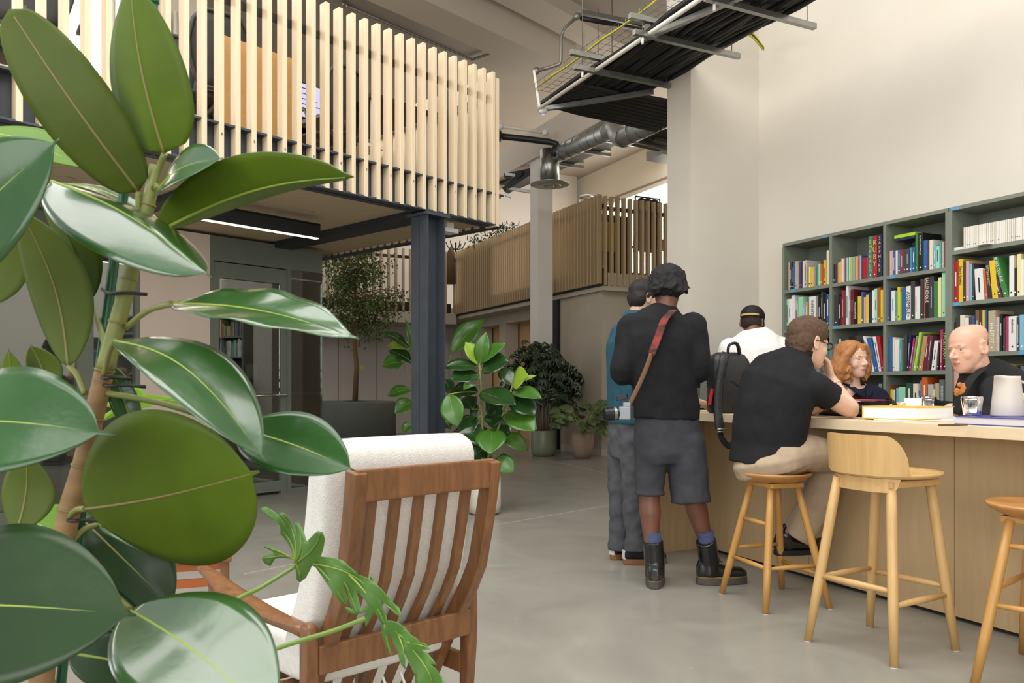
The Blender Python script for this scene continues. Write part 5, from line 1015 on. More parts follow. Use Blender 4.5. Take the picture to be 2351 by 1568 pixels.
def head_geo(mb, c, fr_, s=1.0, jaw=1.0, nose=1.0, full=1.0):
    x, y, z = fr_; c = V(c)
    def q(a, b, d): return c+(x*a+y*b+z*d)*s
    E = lambda a, b, d, r: mb.ell(q(a, b, d), [k*s for k in r], fr_, 24, 16)
    mb.loft([(q(0, yc, zz), x*w_*s, y*d_*s) for zz, yc, w_, d_ in ((-.112, .050, .018, .020), (-.105, .046, .032*jaw, .034), (-.088, .036, .046*jaw, .050), (-.065, .026, .056*jaw, .062), (-.040, .016, .0625*jaw, .074), (-.015, .004, .068, .088), (.010, -.003, .071, .093), (.035, -.007, .075, .097), (.060, -.012, .077, .098), (.085, -.016, .073, .091), (.105, -.018, .060, .076), (.118, -.020, .040, .052), (.124, -.020, .012, .018))], 32, pw=.95)
    E(0, .066, -.096, (.022*jaw, .018, .016))
    mb.tube([q(-.045, .070, .026), q(-.02, .086, .029), q(.02, .086, .029), q(.045, .070, .026)], .0075*s, 10, round_=True)
    mb.tube([q(0, .084, .018), q(0, .098*nose, -.002), q(0, .110*nose, -.020), q(0, .108*nose, -.028)], [.007*s, .0085*s, .011*s, .0085*s], 12, round_=True)
    for sx in (-1, 1):
        E(sx*.012, .094, -.027, (.0075, .011, .007)); E(sx*.038*full, .050, -.022, (.027, .030, .032))
        E(sx*.033, .0735, .0215, (.018, .012, .0075)); E(sx*.033, .0720, -.001, (.017, .0115, .0065))
    E(0, .078, -.053, (.026, .015, .020)); E(0, .0905, -.0515, (.020, .007, .0042)); E(0, .0885, -.0605, (.017, .008, .0045))
    for sx in (-1, 1):
        for k in range(9):
            a = -2.2+k*.55; mb.ell(q(sx*(.079+.005*(math.cos(a) > 0)), -.016-.018*math.cos(a), .004+.031*math.sin(a)), (.0052*s, .0065*s, .009*s), fr_, 8, 6)
        mb.ell(q(sx*.0765, -.014, .0), (.0055*s, .019*s, .029*s), fr_, 10, 8)
def face_bits(t, c, fr_, s, brow, lip, eyes=True, brow_r=.0035):
    x, y, z = fr_; c = V(c)
    def q(a, b, d): return c+(x*a+y*b+z*d)*s
    for sx in (-1, 1):
        if eyes:
            e = MB(); p = q(sx*.033, .0728, .0102); e.ell(p, (.0104*s,)*3, fr_, 16, 10); o = e.build('eye', eye_w, t)
            MB().ell(q(sx*.033, .0800, .0104), (.0054*s, .0042*s, .0054*s), fr_, 14, 8).build('iris', iris_m, o)
        MB().tube([q(sx*.014, .090, .0275), q(sx*.03, .088, .032), q(sx*.048, .073, .028)], [brow_r*s, brow_r*s*1.1, brow_r*.5*s], 8, flat=.7).build('eyebrow', brow, t)
    MB().loft([(q(a, .0960-abs(a)*.40, -.0565), z*h_*s*.9, y*.005*s) for a, h_ in ((-.022, .001), (-.013, .0052), (0, .0062), (.013, .0052), (.022, .001))], 12).build('lips', lip, t)
def torso(mb, st, n=28, pw=.85):   # (centre, lateral vec, half w, half d)
    out = []
    for i, (c, la, w_, dp) in enumerate(st):
        c = V(c); a = V(st[max(i-1, 0)][0]); b = V(st[min(i+1, len(st)-1)][0]); ax_ = (b-a).normalized(); la = V(la); la = (la-ax_*la.dot(ax_)).normalized(); out.append((c, la*w_, ax_.cross(la)*dp))
    return mb.loft(out, n, pw=pw)
def disp(o, st=.006, size=.09, seed=0):
    tx = bpy.data.textures.new('folds', 'CLOUDS'); tx.noise_scale = size; tx.noise_depth = 2
    d = o.modifiers.new('d', 'DISPLACE'); d.texture = tx; d.strength = st; d.texture_coords = 'LOCAL'; d.mid_level = .5; return o
def hair_blob(t, parts, m, vox=.007, st=.012, size=.03, name='hair'):
    mb = MB(); [mb.ell(*p) if isinstance(p, tuple) else p(mb) for p in parts]; o = mb.build(name, m, t, remesh=vox, smooth=2); return disp(o, st, size)
def curls(mb, c, fr_, s, n, rng, ln, r=.007, seed=1):
    rd = random.Random(seed); x, y, z = fr_
    for _ in range(n):
        a, b = rng(rd); p = c+(x*math.cos(b)*math.cos(a)*.088+y*math.cos(b)*math.sin(a)*.105+z*math.sin(b)*.10)*s; o = (p-c).normalized(); q = [p]
        for k in range(4): p = p+(o*.3-z*.7+V((rd.uniform(-1, 1), rd.uniform(-1, 1), 0))*.55)*ln/4; q.append(p)
        mb.tube(q, [r, r, r*.9, r*.8, r*.3], 6)
def shoe(mb, ank, d, sole_z, ln=.27, w_=.047, hgt=.11, back=.07):
    d = V((d[0], d[1], 0)).normalized(); sd = V((d.y, -d.x, 0)); a = V((ank[0], ank[1], 0)); h0 = sole_z
    st = [(a-d*back+Zv*(h0+hgt*.35), sd*w_*.55, Zv*hgt*.33), (a-d*(back-.015)+Zv*(h0+hgt*.5), sd*w_*.75, Zv*hgt*.5), (a+Zv*(h0+hgt*.5), sd*w_*.85, Zv*hgt*.5), (a+d*.05+Zv*(h0+hgt*.38), sd*w_*.92, Zv*hgt*.38), (a+d*(.11)+Zv*(h0+hgt*.3), sd*w_*1.02, Zv*hgt*.30), (a+d*(ln-back-.03)+Zv*(h0+hgt*.27), sd*w_*.9, Zv*hgt*.27), (a+d*(ln-back)+Zv*(h0+hgt*.2), sd*w_*.5, Zv*hgt*.18)]
    mb.loft(st, 20, pw=.8); return d, sd
def sole(ank, d, z, ln=.28, w_=.05, th=.028, back=.075):
    d = V((d[0], d[1], 0)).normalized(); sd = V((d.y, -d.x, 0)); a = V((ank[0], ank[1], 0)); poly = []
    for i in range(28):
        u = 2*math.pi*i/28; cu = math.cos(u); poly.append(a+d*(ln/2-back+ln/2*cu)+sd*(w_*(1+.08*cu)*math.copysign(abs(math.sin(u))**.7, math.sin(u)))+Zv*z)
    return MB().prism(poly, Zv*th)
def limb(mb, pts, r, round_=True, **k): return mb.tube(bez(pts, 4), [r[min(int(i/4), len(r)-2)]*(1-(i % 4)/4)+r[min(int(i/4)+1, len(r)-1)]*((i % 4)/4) for i in range(len(pts)*4-3)], 16, round_=round_, **k)
def cl(mb, pts, r): mb.ell(pts[0], (r[0],)*3, None, 18, 12); return limb(mb, pts, r, round_=False)
# --- standing man in black jumper and shorts, from behind
c0 = P(1530, 990, 4.47); t = thing('person', 'person from behind in black jumper, dark shorts and black boots, camera slung at hip', 'person', (c0.x, c0.y, 0)); la = V((1, .12, 0)).normalized()
sk = MB(); hc = P(1532, 668, 4.50); fr_ = frame_of((.12, .95, -.38)); head_geo(sk, hc, fr_, 1.02)
sk.tube([P(1526, 745, 4.45), P(1527, 715, 4.455), hc-fr_[2]*.05-fr_[1]*.03], [.07, .058, .055], 16)
torso(sk, [(P(1528, 960, 4.45), la, .13, .08), (P(1520, 800, 4.45), la, .15, .09), (P(1524, 735, 4.45), la, .12, .07)])
for side in (0, 1):
    sh_, el, wr = ((P(1447, 750, 4.46), P(1428, 858, 4.42), P(1475, 848, 4.72)), (P(1594, 748, 4.46), P(1610, 852, 4.44), P(1580, 862, 4.72)))[side]
    limb(sk, [sh_, el, wr], [.045, .036, .026]); hand(sk, wr, (.5 if side == 0 else -.5, .8, .1), (0, 0, -1), (0, 0, 1) if side else (0, 0, 1))
for (hip, kn, an) in ((P(1492, 1000, 4.47), P(1491, 1135, 4.46), P(1497, 1265, 4.43)), (P(1572, 1000, 4.47), P(1590, 1135, 4.45), P(1624, 1255, 4.50))):
    limb(sk, [hip, hip.lerp(kn, .6), kn, kn.lerp(an, .33), kn.lerp(an, .72), an, an-Zv*.05], [.085, .07, .058, .060, .045, .036, .038])
sk.build('body', skin_d, t, remesh=.0065, smooth=3)
tp = MB(); torso(tp, [(P(1527, 962, 4.46), la, .192, .125), (P(1528, 940, 4.46), la, .192, .125), (P(1526, 890, 4.45), la, .182, .118), (P(1520, 830, 4.44), la, .19, .125), (P(1518, 775, 4.44), la, .205, .125), (P(1519, 742, 4.45), la, .19, .105), (P(1522, 722, 4.455), la, .13, .08), (P(1526, 706, 4.46), la, .075, .062), (P(1527, 700, 4.46), la, .062, .055)])
for side in (0, 1):
    sh_, el, wr = ((P(1450, 752, 4.45), P(1428, 858, 4.42), P(1475, 848, 4.70)), (P(1590, 750, 4.45), P(1606, 850, 4.43), P(1582, 862, 4.68)))[side]
    cl(tp, [sh_, sh_.lerp(el, .5), el, el.lerp(wr, .5), wr], [.082, .075, .066, .055, .045])
disp(tp.build('jumper', blk, t, remesh=.009, smooth=5), .014, .12)
sh2 = MB(); torso(sh2, [(P(1530, 950, 4.46), la, .175, .115), (P(1533, 1000, 4.47), la, .192, .125), (P(1535, 1040, 4.47), la, .195, .125), (P(1536, 1062, 4.47), la, .19, .11)])
cl(sh2, [P(1495, 1020, 4.46), P(1493, 1080, 4.46), P(1492, 1136, 4.46)], [.10, .088, .074]); cl(sh2, [P(1572, 1020, 4.46), P(1580, 1090, 4.46), P(1586, 1154, 4.45)], [.112, .112, .110])
shm = fabric('washed_black_denim', '333337', '46464c', .9, 10, .004); disp(sh2.build('shorts', shm, t, remesh=.009, smooth=4), .012, .1)
hair_m = mat('black_hair', '0e0d0e', .8, c2='181617', sc=(60, 60, 60), bump=.004, bsc=(90, 90, 90))
mb = MB(); x, y, z = fr_; mb.ell(hc+z*.045-y*.02, (.108, .125, .10), fr_, 24, 16); mb.ell(hc+z*-.0-y*.055, (.095, .085, .075), fr_); curls(mb, hc, fr_, 1.15, 130, lambda rd: (rd.uniform(3.3, 6.1), rd.uniform(-.35, .9)), .05, .012, 3)
disp(mb.build('hair', hair_m, t, remesh=.008, smooth=1), .02, .025)
boot_m = mat('boot_leather', '121213', .22, c2='1b1b1c', sc=(20, 20, 20), bump=.002, bsc=(30, 30, 30), coat=.4); sole_m = mat('boot_sole', '5a544c', .8, c2='47423c', sc=(20, 20, 20)); sock_m = fabric('blue_sock', '3f4560', '4b5270', .95, 60, .001)
for (an, d, lab) in ((P(1503, 1300, 4.44), (.22, 1), 'l'), (P(1628, 1292, 4.50), (1, .12), 'r')):
    top = (P(1499, 1242, 4.43), P(1620, 1240, 4.46))[lab == 'r']; q = V((an.x, an.y, .115))
    MB().tube([top+Zv*.05, top.lerp(q, .5), V((an.x, an.y, .13))], [.044, .047, .047], 18).build('sock', sock_m, t)
    b = MB(); shoe(b, an, d, .03, .285, .049, .115); b.tube([V((an.x, an.y, .05)), V((an.x, an.y, .12)), V((an.x, an.y, .16)).lerp(top, .5), top+Zv*.0], [.056, .057, .058, .058], 20); o = b.build('boot', boot_m, t, remesh=.006, smooth=3)
    sole(an, d, .001, .295, .054, .04).build('sole', sole_m, o, bevel=.003)
    sole(an, d, .041, .290, .0525, .004).build('welt', mat('welt_yellow', '8b7a3a', .6), o)
    dv = V((d[0], d[1], 0)).normalized()
    for k in range(5): q2 = an.copy(); q2.z = .10+.022*k; q2 = q2+dv*(.075-.012*k); sd = V((dv.y, -dv.x, 0)); MB().tube([q2-sd*.03, q2+dv*.012, q2+sd*.03], .0028, 6).build('lace', blk, o)
# camera and strap (held by its strap: things of their own)
cc = P(1438, 948, 4.27); t = thing('camera', 'silver and black camera hanging at the hip of the person in the black jumper', 'camera', tuple(cc))
MB().box(cc, (.032, .052, .036), (V((.9, -.3, 0)).normalized(), V((.3, .9, 0)).normalized(), Zv)).build('camera_body', mat('camera_silver', '8d8f94', .35, metal=.6), t, bevel=.006)
ld = V((-.97, -.2, -.05)).normalized(); MB().tube([cc+ld*.03, cc+ld*.06, cc+ld*.06, cc+ld*.105, cc+ld*.105, cc+ld*.125], [.034, .034, .036, .036, .033, .033], 24, smooth=False).build('lens', mat('lens_black', '1b1b1d', .3), t); MB().tube([cc+ld*.06, cc+ld*.075], .0375, 24, smooth=False).build('lens_ring', galv, t)
MB().box(cc+Zv*.045, (.02, .02, .012)).build('viewfinder', mat('camera_silver', '8d8f94', .35, metal=.6), t, bevel=.003)
fl = P(1428, 912, 4.3); MB().box(fl, (.03, .02, .014), (V((.95, -.2, .2)), V((.2, .95, 0)), V((-.2, 0, 1)))).build('strap_clasp', mat('lens_black', '1b1b1d', .3), t, bevel=.003)
s1 = [P(1545, 712, 4.36), P(1525, 735, 4.305), P(1510, 775, 4.292), P(1495, 815, 4.29)]; s2 = [P(1496, 812, 4.288), P(1482, 850, 4.29), P(1462, 895, 4.29), P(1440, 938, 4.285)]
MB().tube(bez(s1, 6), .027, 8, flat=.12, up=(1, 0, .45)).build('woven_strap', mat('woven_strap', '35241c', .9, c2='8a3a36', sc=(4, 4, 22), nz=.2), t)
MB().tube(bez(s2, 6), .013, 8, flat=.2, up=(1, 0, .4)).build('leather_strap', mat('tan_leather', '6e4d33', .6), t)
# --- man in teal beside him
c0 = P(1452, 990, 5.06); t = thing('person', 'person in a teal jumper and grey trousers resting one hand on the counter end', 'person', (c0.x, c0.y, 0)); la = V((.45, -.89, 0))
sk = MB(); hc = P(1480, 690, 5.08); fr_ = frame_of((.9, .35, -.25)); head_geo(sk, hc, fr_, 1.0)
sk.tube([P(1455, 750, 5.07), P(1463, 728, 5.07), hc-fr_[2]*.05-fr_[1]*.03], [.065, .055, .052], 16); torso(sk, [(c0, la, .12, .09), (P(1452, 850, 5.06), la, .14, .09), (P(1455, 755, 5.06), la, .13, .07)])
A_ = [P(1470, 765, 4.92), P(1520, 880, 4.98), P(1592, 918, 5.18)]; limb(sk, A_, [.045, .04, .028]); hand(sk, A_[2], (.85, .5, -.22), (0, 0, -1), (-.3, .8, 0), .22)
limb(sk, [P(1450, 770, 5.25), P(1490, 860, 5.4), P(1540, 900, 5.45)], [.045, .04, .028]); hand(sk, P(1540, 900, 5.45), (.9, 0, 0), (0, 0, -1), (0, 1, 0))
sk.build('body', skin_l, t, remesh=.0065, smooth=3); face_bits(t, hc, fr_, 1, mat('dark_brow', '1c1614', .8), lip_m)
hair_blob(t, [(hc+fr_[2]*.05-fr_[1]*.018, (.084, .106, .085), fr_, 20, 12), (hc+fr_[2]*.0-fr_[1]*.055, (.078, .062, .07), fr_, 20, 12)], mat('dark_hair', '1a1514', .75, c2='2a2220', sc=(40, 40, 40), bump=.003, bsc=(80, 80, 80)), .007, .012, .03)
teal = fabric('teal_knit', '254c5c', '2d5a6c', .9, 16, .003)
tp = MB(); torso(tp, [(P(1452, 972, 5.06), la, .19, .13), (P(1452, 930, 5.06), la, .19, .13), (P(1449, 850, 5.06), la, .19, .13), (P(1450, 790, 5.06), la, .20, .125), (P(1452, 758, 5.06), la, .17, .10), (P(1456, 738, 5.06), la, .10, .075), (P(1460, 718, 5.07), la, .066, .062)])
cl(tp, [P(1466, 775, 4.93), P(1505, 850, 4.95), P(1540, 892, 5.03)], [.075, .065, .055]); cl(tp, [P(1450, 775, 5.22), P(1490, 860, 5.38), P(1520, 885, 5.42)], [.075, .065, .055]); disp(tp.build('jumper', teal, t, remesh=.009, smooth=5), .012, .12)
grt = fabric('grey_twill', '4b4c50', '5a5b60', .9, 9, .006); tr_ = MB(); torso(tr_, [(P(1450, 960, 5.06), la, .165, .115), (P(1449, 1010, 5.06), la, .175, .12), (P(1448, 1050, 5.06), la, .165, .11)])
cl(tr_, [P(1430, 1010, 5.16), P(1424, 1140, 5.15), P(1420, 1262, 5.14)], [.10, .075, .058]); cl(tr_, [P(1462, 1010, 4.98), P(1457, 1140, 4.99), P(1460, 1262, 5.0)], [.105, .08, .062]); disp(tr_.build('trousers', grt, t, remesh=.009, smooth=3), .022, .07)
snk = mat('suede_black', '1b1c20', .8); gum = mat('gum_sole', '8a5a3c', .6)
for (an, d) in ((P(1422, 1275, 5.16), (.75, .65)), (P(1457, 1288, 5.0), (1, .12))):
    b = MB(); shoe(b, an, d, .03, .27, .045, .085); o = b.build('shoe', snk, t, remesh=.006, smooth=3); sole(an, d, .001, .28, .05, .035).build('sole', gum, o, bevel=.004); dv = V((d[0], d[1], 0)).normalized(); q = V((an.x, an.y, .06))-dv*.068; MB().box(q, (.008, .022, .028), (dv, V((dv.y, -dv.x, 0)), Zv)).build('heel_tab', mat('white_tab', 'd5d3d0', .6), o, bevel=.003)
# --- seated man in black polo
fw = V((.6, .8, 0)).normalized(); la = V((fw.y, -fw.x, 0)); c0 = P(1768, 1062, 4.14); t = thing('person', 'person with cropped brown hair, black polo shirt and beige trousers sitting on a bar stool', 'person', (1.362, 4.14, .67))
sk = MB(); hc = P(1856, 792, 4.16); fr_ = frame_of((.93, .33, -.16)); head_geo(sk, hc, fr_, 1.05)
sk.tube([P(1822, 850, 4.14), P(1836, 828, 4.14), hc-fr_[2]*.055-fr_[1]*.03], [.068, .060, .056], 18); torso(sk, [(c0, la, .14, .1), (P(1775, 930, 4.14), la, .15, .09), (P(1810, 850, 4.14), la, .15, .08)])
sR, eR, wR = P(1862, 890, 4.03), P(1954, 941, 4.12), P(1908, 868, 4.22)
sk.tube(bez([sR, sR.lerp(eR, .5), eR, eR.lerp(wR, .4), wR], 4), [.052, .051, .05, .049, .048, .047, .046, .045, .044, .044, .042, .039, .036, .034, .031, .029, .027], 16, round_=True); hand(sk, wR, (-.24, -.05, .9), (-.8, .1, 0), (-.3, .8, .2), .3, 1.1)
sL, eL, wL = P(1762, 845, 4.33), P(1850, 935, 4.5), P(1895, 925, 4.33); limb(sk, [sL, eL, wL], [.05, .042, .028]); hand(sk, wL, (.5, -.6, 0), (0, 0, -1), (1, .5, 0), .4)
sk.build('body', skin_l, t, remesh=.0055, smooth=3); brb = mat('brown_brow', '4a3022', .8); face_bits(t, hc, fr_, 1.05, brb, lip_m)
hb = mat('brown_hair', '4a3526', .8, c2='5f4634', sc=(50, 50, 20), bump=.004, bsc=(110, 110, 60)); x, y, z = fr_
hair_blob(t, [(hc+z*.062-y*.016, (.092, .112, .090), fr_, 24, 14), (hc+z*.015-y*.055, (.090, .066, .085), fr_, 20, 12), (hc-z*.04-y*.07, (.066, .042, .045), fr_, 20, 12), (hc+z*.100+y*.034, (.066, .055, .042), fr_, 20, 12)], hb, .006, .008, .015)
o = MB(); 
for sx in (-1, 1): 
    cen = hc+(x*sx*.034+y*.100+z*.008)*1.05; o.tube([cen+(x*math.cos(a)*.023+z*math.sin(a)*.018) for a in [i*.4488 for i in range(15)]], .0026, 8)
    o.tube([cen+x*sx*.023+z*.008, hc+(x*sx*.084-y*.02+z*.015)*1.05, hc+(x*sx*.082-y*.035-z*.0)*1.05], .0024, 6)
o.tube([hc+(x*-.012+y*.104+z*.014)*1.05, hc+(x*.012+y*.104+z*.014)*1.05], .0022, 6); o.build('spectacles', mat('tortoiseshell', '2b1c14', .25), t)
tp = MB(); torso(tp, [(P(1764, 1064, 4.14), la, .200, .165), (P(1765, 1040, 4.14), la, .198, .150), (P(1766, 1015, 4.14), la, .192, .140), (P(1766, 985, 4.13), la, .190, .135), (P(1776, 930, 4.12), la, .195, .13), (P(1790, 882, 4.12), la, .205, .128), (P(1808, 850, 4.13), la, .18, .105), (P(1824, 828, 4.135), la, .12, .08), (P(1834, 812, 4.14), la, .072, .066)])
cl(tp, [P(1845, 880, 4.06), P(1875, 893, 4.02), P(1905, 912, 4.05)], [.086, .080, .070]); cl(tp, [P(1765, 848, 4.3), P(1800, 885, 4.38)], [.084, .07]); disp(tp.build('polo_shirt', blk, t, remesh=.0085, smooth=5), .009, .11)
MB().loft([(P(1828, 822, 4.138), *[v*.077 for v in (la, (z*.2+fw).normalized())]), (P(1836, 806, 4.14), *[v*.070 for v in (la, (z*.2+fw).normalized())])], 24, cap=False).build('collar', blk, t).modifiers.new('s', 'SOLIDIFY').thickness = .006
q = eR.lerp(wR, .80); dq = (wR-eR).normalized(); MB().tube([q-dq*.003, q+dq*.003], .0345, 20).build('bracelet', white_m, t)
bei = fabric('beige_twill', 'a8937a', 'b8a48b', .9, 8, .006); tr_ = MB(); torso(tr_, [(P(1766, 1035, 4.14), la, .175, .13), (P(1770, 1060, 4.13), la, .20, .17), (P(1776, 1080, 4.13), la, .19, .16)])
kR, aR = P(1918, 1052, 4.28), P(1828, 1232, 4.36); limb(tr_, [P(1800, 1052, 4.04), P(1860, 1040, 4.12), kR], [.095, .098, .09]); cl(tr_, [kR-V((.02, 0, 0)), kR.lerp(aR, .5)+V((.02, 0, 0)), aR], [.085, .090, .088])
kL, aL = P(1866, 1035, 4.42), P(1856, 1230, 4.45); limb(tr_, [P(1755, 1060, 4.24), kL], [.088, .082]); cl(tr_, [kL, aL], [.075, .07]); disp(tr_.build('trousers', bei, t, remesh=.009, smooth=4), .014, .09)
for (an, d, zz) in ((P(1806, 1250, 4.36), (1, .25), .195), (P(1846, 1250, 4.46), (1, .45), .195)):
    b = MB(); shoe(b, an, d, zz+.02, .27, .047, .10); b.tube([V((an.x, an.y, zz+.05)), V((an.x, an.y, zz+.13))], .042, 16, round_=True); o = b.build('shoe', boot_m, t, remesh=.006, smooth=3); sole(an, d, zz, .275, .05, .028).build('sole', mat('rubber_black', '161616', .7), o, bevel=.004)
# --- man in white t-shirt
fw = V((.28, .96, 0)).normalized(); la = V((fw.y, -fw.x, 0)); c0 = P(1738, 960, 6.0); t = thing('person', 'person from behind in a white t-shirt and a backwards black cap at the book wall', 'person', (c0.x, c0.y, 0))
sk = MB(); hc = P(1727, 744, 6.06); fr_ = frame_of((.45, .85, -.35)); head_geo(sk, hc, fr_, 1.02); sk.tube([P(1732, 778, 6.0), P(1730, 765, 6.0), hc-fr_[2]*.05-fr_[1]*.03], [.075, .065, .06], 16)
torso(sk, [(c0, la, .13, .09), (P(1736, 850, 6.0), la, .15, .09), (P(1734, 785, 6.0), la, .14, .07)])
for sx in (-1, 1): a = V(P(1735, 800, 6.0))+la*.2*sx; b = a+V((-.01*sx, .06, -.28)); w_ = b+fw*.22+V((-.06*sx, 0, -.02)); limb(sk, [a, b, w_], [.05, .042, .028]); hand(sk, w_, fw, (0, 0, -1), (-sx, 0, 0))
for sx in (-1, 1): h_ = V(c0)+la*.09*sx; limb(sk, [h_, V((h_.x, h_.y, .5)), V((h_.x, h_.y, .08))], [.08, .055, .04])
sk.build('body', skin_d, t, remesh=.008, smooth=3)
tp = MB(); torso(tp, [(P(1738, 965, 6.0), la, .20, .15), (P(1738, 900, 6.0), la, .20, .15), (P(1736, 840, 6.0), la, .215, .15), (P(1735, 800, 6.0), la, .222, .14), (P(1734, 776, 6.0), la, .18, .11), (P(1733, 762, 6.0), la, .12, .085), (P(1732, 755, 6.0), la, .085, .075)])
for sx in (-1, 1): a = V(P(1735, 800, 6.0))+la*.185*sx; cl(tp, [a, a+V((.015*sx, .04, -.27))], [.088, .085])
disp(tp.build('t_shirt', fabric('white_cotton', 'e9e7e4', 'f2f0ed', .9, 10, .004), t, remesh=.009, smooth=5), .012, .12)
tr_ = MB(); torso(tr_, [(P(1738, 955, 6.0), la, .175, .12), (P(1738, 1010, 6.0), la, .175, .12)]); 
for sx in (-1, 1): h_ = V(c0)+la*.09*sx-Zv*.04; cl(tr_, [h_, V((h_.x, h_.y, .5)), V((h_.x, h_.y, .1))], [.1, .08, .07])
tr_.build('trousers', blk, t, remesh=.01, smooth=3)
for sx in (-1, 1): h_ = V(c0)+la*.09*sx; b = MB(); shoe(b, h_, fw, .02, .27, .047, .09); b.build('shoe', snk, t, remesh=.008, smooth=2)
x, y, z = fr_; hair_blob(t, [(hc+z*.0-y*.03, (.080, .072, .06), fr_, 20, 12), (hc+x*.075+y*.02, (.012, .03, .05), fr_, 12, 8)], mat('close_cropped', '2a1d18', .8), .007, .006, .02)
cap = MB(); cap.ell(hc+z*.062-y*.008, (.092, .112, .080), fr_, 24, 14); cap.build('cap', mat('cap_black', '111214', .7), t, remesh=.007, smooth=2)
MB().tube([hc+x*a*.09+y*(-.012-.112*(1-(a*.7)**2)**.5)+z*(.028) for a in (-.75, -.4, 0, .4, .75)], .009, 8, flat=.25, up=tuple(z)).build('cap_strap', mat('strap_gold', 'b59a4a', .5), t)
# --- woman facing
c0 = P(1978, 1010, 5.03); t = thing('person', 'person with a ginger bob in a dark navy shirt listening across the counter', 'person', (c0.x, c0.y, .6)); fw = V((.25, -.95, 0)).normalized(); la = V((fw.y, -fw.x, 0))
sk = MB(); hc = P(1958, 828, 4.92); fr_ = frame_of((.42, -.90, -.02), (-.06, 0, 1)); head_geo(sk, hc, fr_, .93, jaw=.9); sk.tube([P(1957, 905, 4.95), P(1956, 885, 4.95), hc-fr_[2]*.05-fr_[1]*.025], [.062, .05, .047], 16)
torso(sk, [(c0, la, .12, .09), (P(1972, 950, 4.99), la, .13, .08), (P(1965, 905, 4.96), la, .13, .07), (P(1960, 893, 4.955), la, .08, .055)])
Rr = [P(1918, 915, 4.98), P(1900, 975, 4.85), P(1955, 945, 4.72)]; Ll = [P(2016, 912, 4.98), P(2040, 970, 4.88), P(1985, 942, 4.74)]
sk.ell(P(1954, 903, 4.90), (.034, .022, .052), (la, fw, Zv), 16, 10)
for arm, th_ in ((Rr, (0, 1, 0)), (Ll, (0, 1, 0))): limb(sk, arm, [.04, .034, .025]); hand(sk, arm[2], (arm[2]-arm[1]), (0, 0, -1), th_, .3, .9)
sk.build('body', skin_l, t, remesh=.005, smooth=2); gb = mat('ginger_brow', 'a0714a', .8); face_bits(t, hc, fr_, .93, gb, lip_m, brow_r=.0025)
x, y, z = fr_; ging = mat('ginger_hair', '9a6436', .6, c2='b97f4c', sc=(40, 40, 12), bump=.004, bsc=(70, 70, 24)); mb = MB()
mb.ell(hc+z*.052-y*.022, (.086, .100, .078), fr_, 24, 14); mb.ell(hc-z*.0-y*.05, (.098, .07, .09), fr_, 20, 12)
for sx in (-1, 1): mb.tube([hc+x*sx*.045+y*.052+z*.088, hc+x*sx*.082+y*.035+z*.05, hc+x*sx*.098+y*.01, hc+x*sx*.108-y*.005-z*.055, hc+x*sx*.10-z*.095], [.018, .026, .034, .042, .030], 14, round_=True)
curls(mb, hc-y*.02, fr_, 1.06, 150, lambda rd: (rd.choice((rd.uniform(2.6, 6.8), rd.uniform(2.4, 7.0))), rd.uniform(-.95, .1)), .06, .011, 5)
disp(mb.build('hair', ging, t, remesh=.006, smooth=3), .008, .02)
nav = fabric('navy_cotton', '17182a', '20223a', .9, 10, .004); tp = MB(); torso(tp, [(P(1980, 1020, 5.02), la, .19, .13), (P(1976, 960, 5.0), la, .18, .125), (P(1970, 925, 4.975), la, .178, .115), (P(1967, 905, 4.965), la, .165, .09), (P(1963, 893, 4.965), la, .115, .066)])
for arm in (Rr, Ll): cl(tp, [arm[0], arm[1], arm[1].lerp(arm[2], .6)], [.064, .06, .05])
disp(tp.build('shirt', nav, t, remesh=.008, smooth=4), .012, .08)
# open neck of the shirt
for sx in (-1, 1):
    a = P(1961, 884, 4.955)+la*sx*.055; MB().tube([a-fw*.02+Zv*.012, a+la*sx*.012+fw*.03, a-la*sx*.012+fw*.085-Zv*.035, a-la*sx*.045+fw*.105-Zv*.085], [.016, .022, .024, .006], 8, flat=.25, up=tuple(la)).build('collar', nav, t)
tr_ = MB(); 
for sx in (-1, 1): h_ = V(c0)+la*.08*sx; cl(tr_, [h_+Zv*-.02, h_+fw*.3-Zv*.02, h_+fw*.28-Zv*.45], [.09, .07, .05])
tr_.build('trousers', nav, t, remesh=.01, smooth=3)
# --- bald man in black jacket
c0 = P(2330, 1015, 4.25); t = thing('person', 'bald person in a black jacket with an orange pocket square, seen in profile facing left', 'person', (c0.x, c0.y, .6)); fw = V((-.97, -.22, 0)).normalized(); la = V((fw.y, -fw.x, 0))
sk = MB(); hc = P(2223, 803, 4.12); fr_ = frame_of((-.98, -.30, -.16), (-.12, 0, 1)); head_geo(sk, hc, fr_, 1.03, jaw=1.08, nose=1.04); sk.ell(hc-fr_[2]*.085+fr_[1]*.0, (.062, .06, .045), fr_)
sk.tube([P(2268, 905, 4.18), P(2254, 875, 4.16), hc-fr_[2]*.05-fr_[1]*.03], [.08, .066, .062], 18); torso(sk, [(c0, la, .13, .1), (P(2298, 940, 4.22), la, .14, .09), (P(2272, 900, 4.2), la, .13, .07)])
Ln = [P(2284, 900, 4.0), P(2285, 962, 3.93), P(2185, 944, 4.02)]; Lf = [P(2250, 910, 4.4), P(2235, 950, 4.55), P(2092, 930, 4.40)]
for arm in (Ln, Lf): limb(sk, arm, [.05, .042, .028])
hand(sk, Lf[2], (-1, -.05, .02), (0, 0, -1), (0, -.6, .9), .16); hand(sk, Ln[2], (-1, .2, -.1), (0, 0, -1), (0, .5, .5), .3)
sk.build('body', skin_o, t, remesh=.005, smooth=2); face_bits(t, hc, fr_, 1.03, mat('grey_brow', 'b9a088', .8), lip_m, brow_r=.0025)
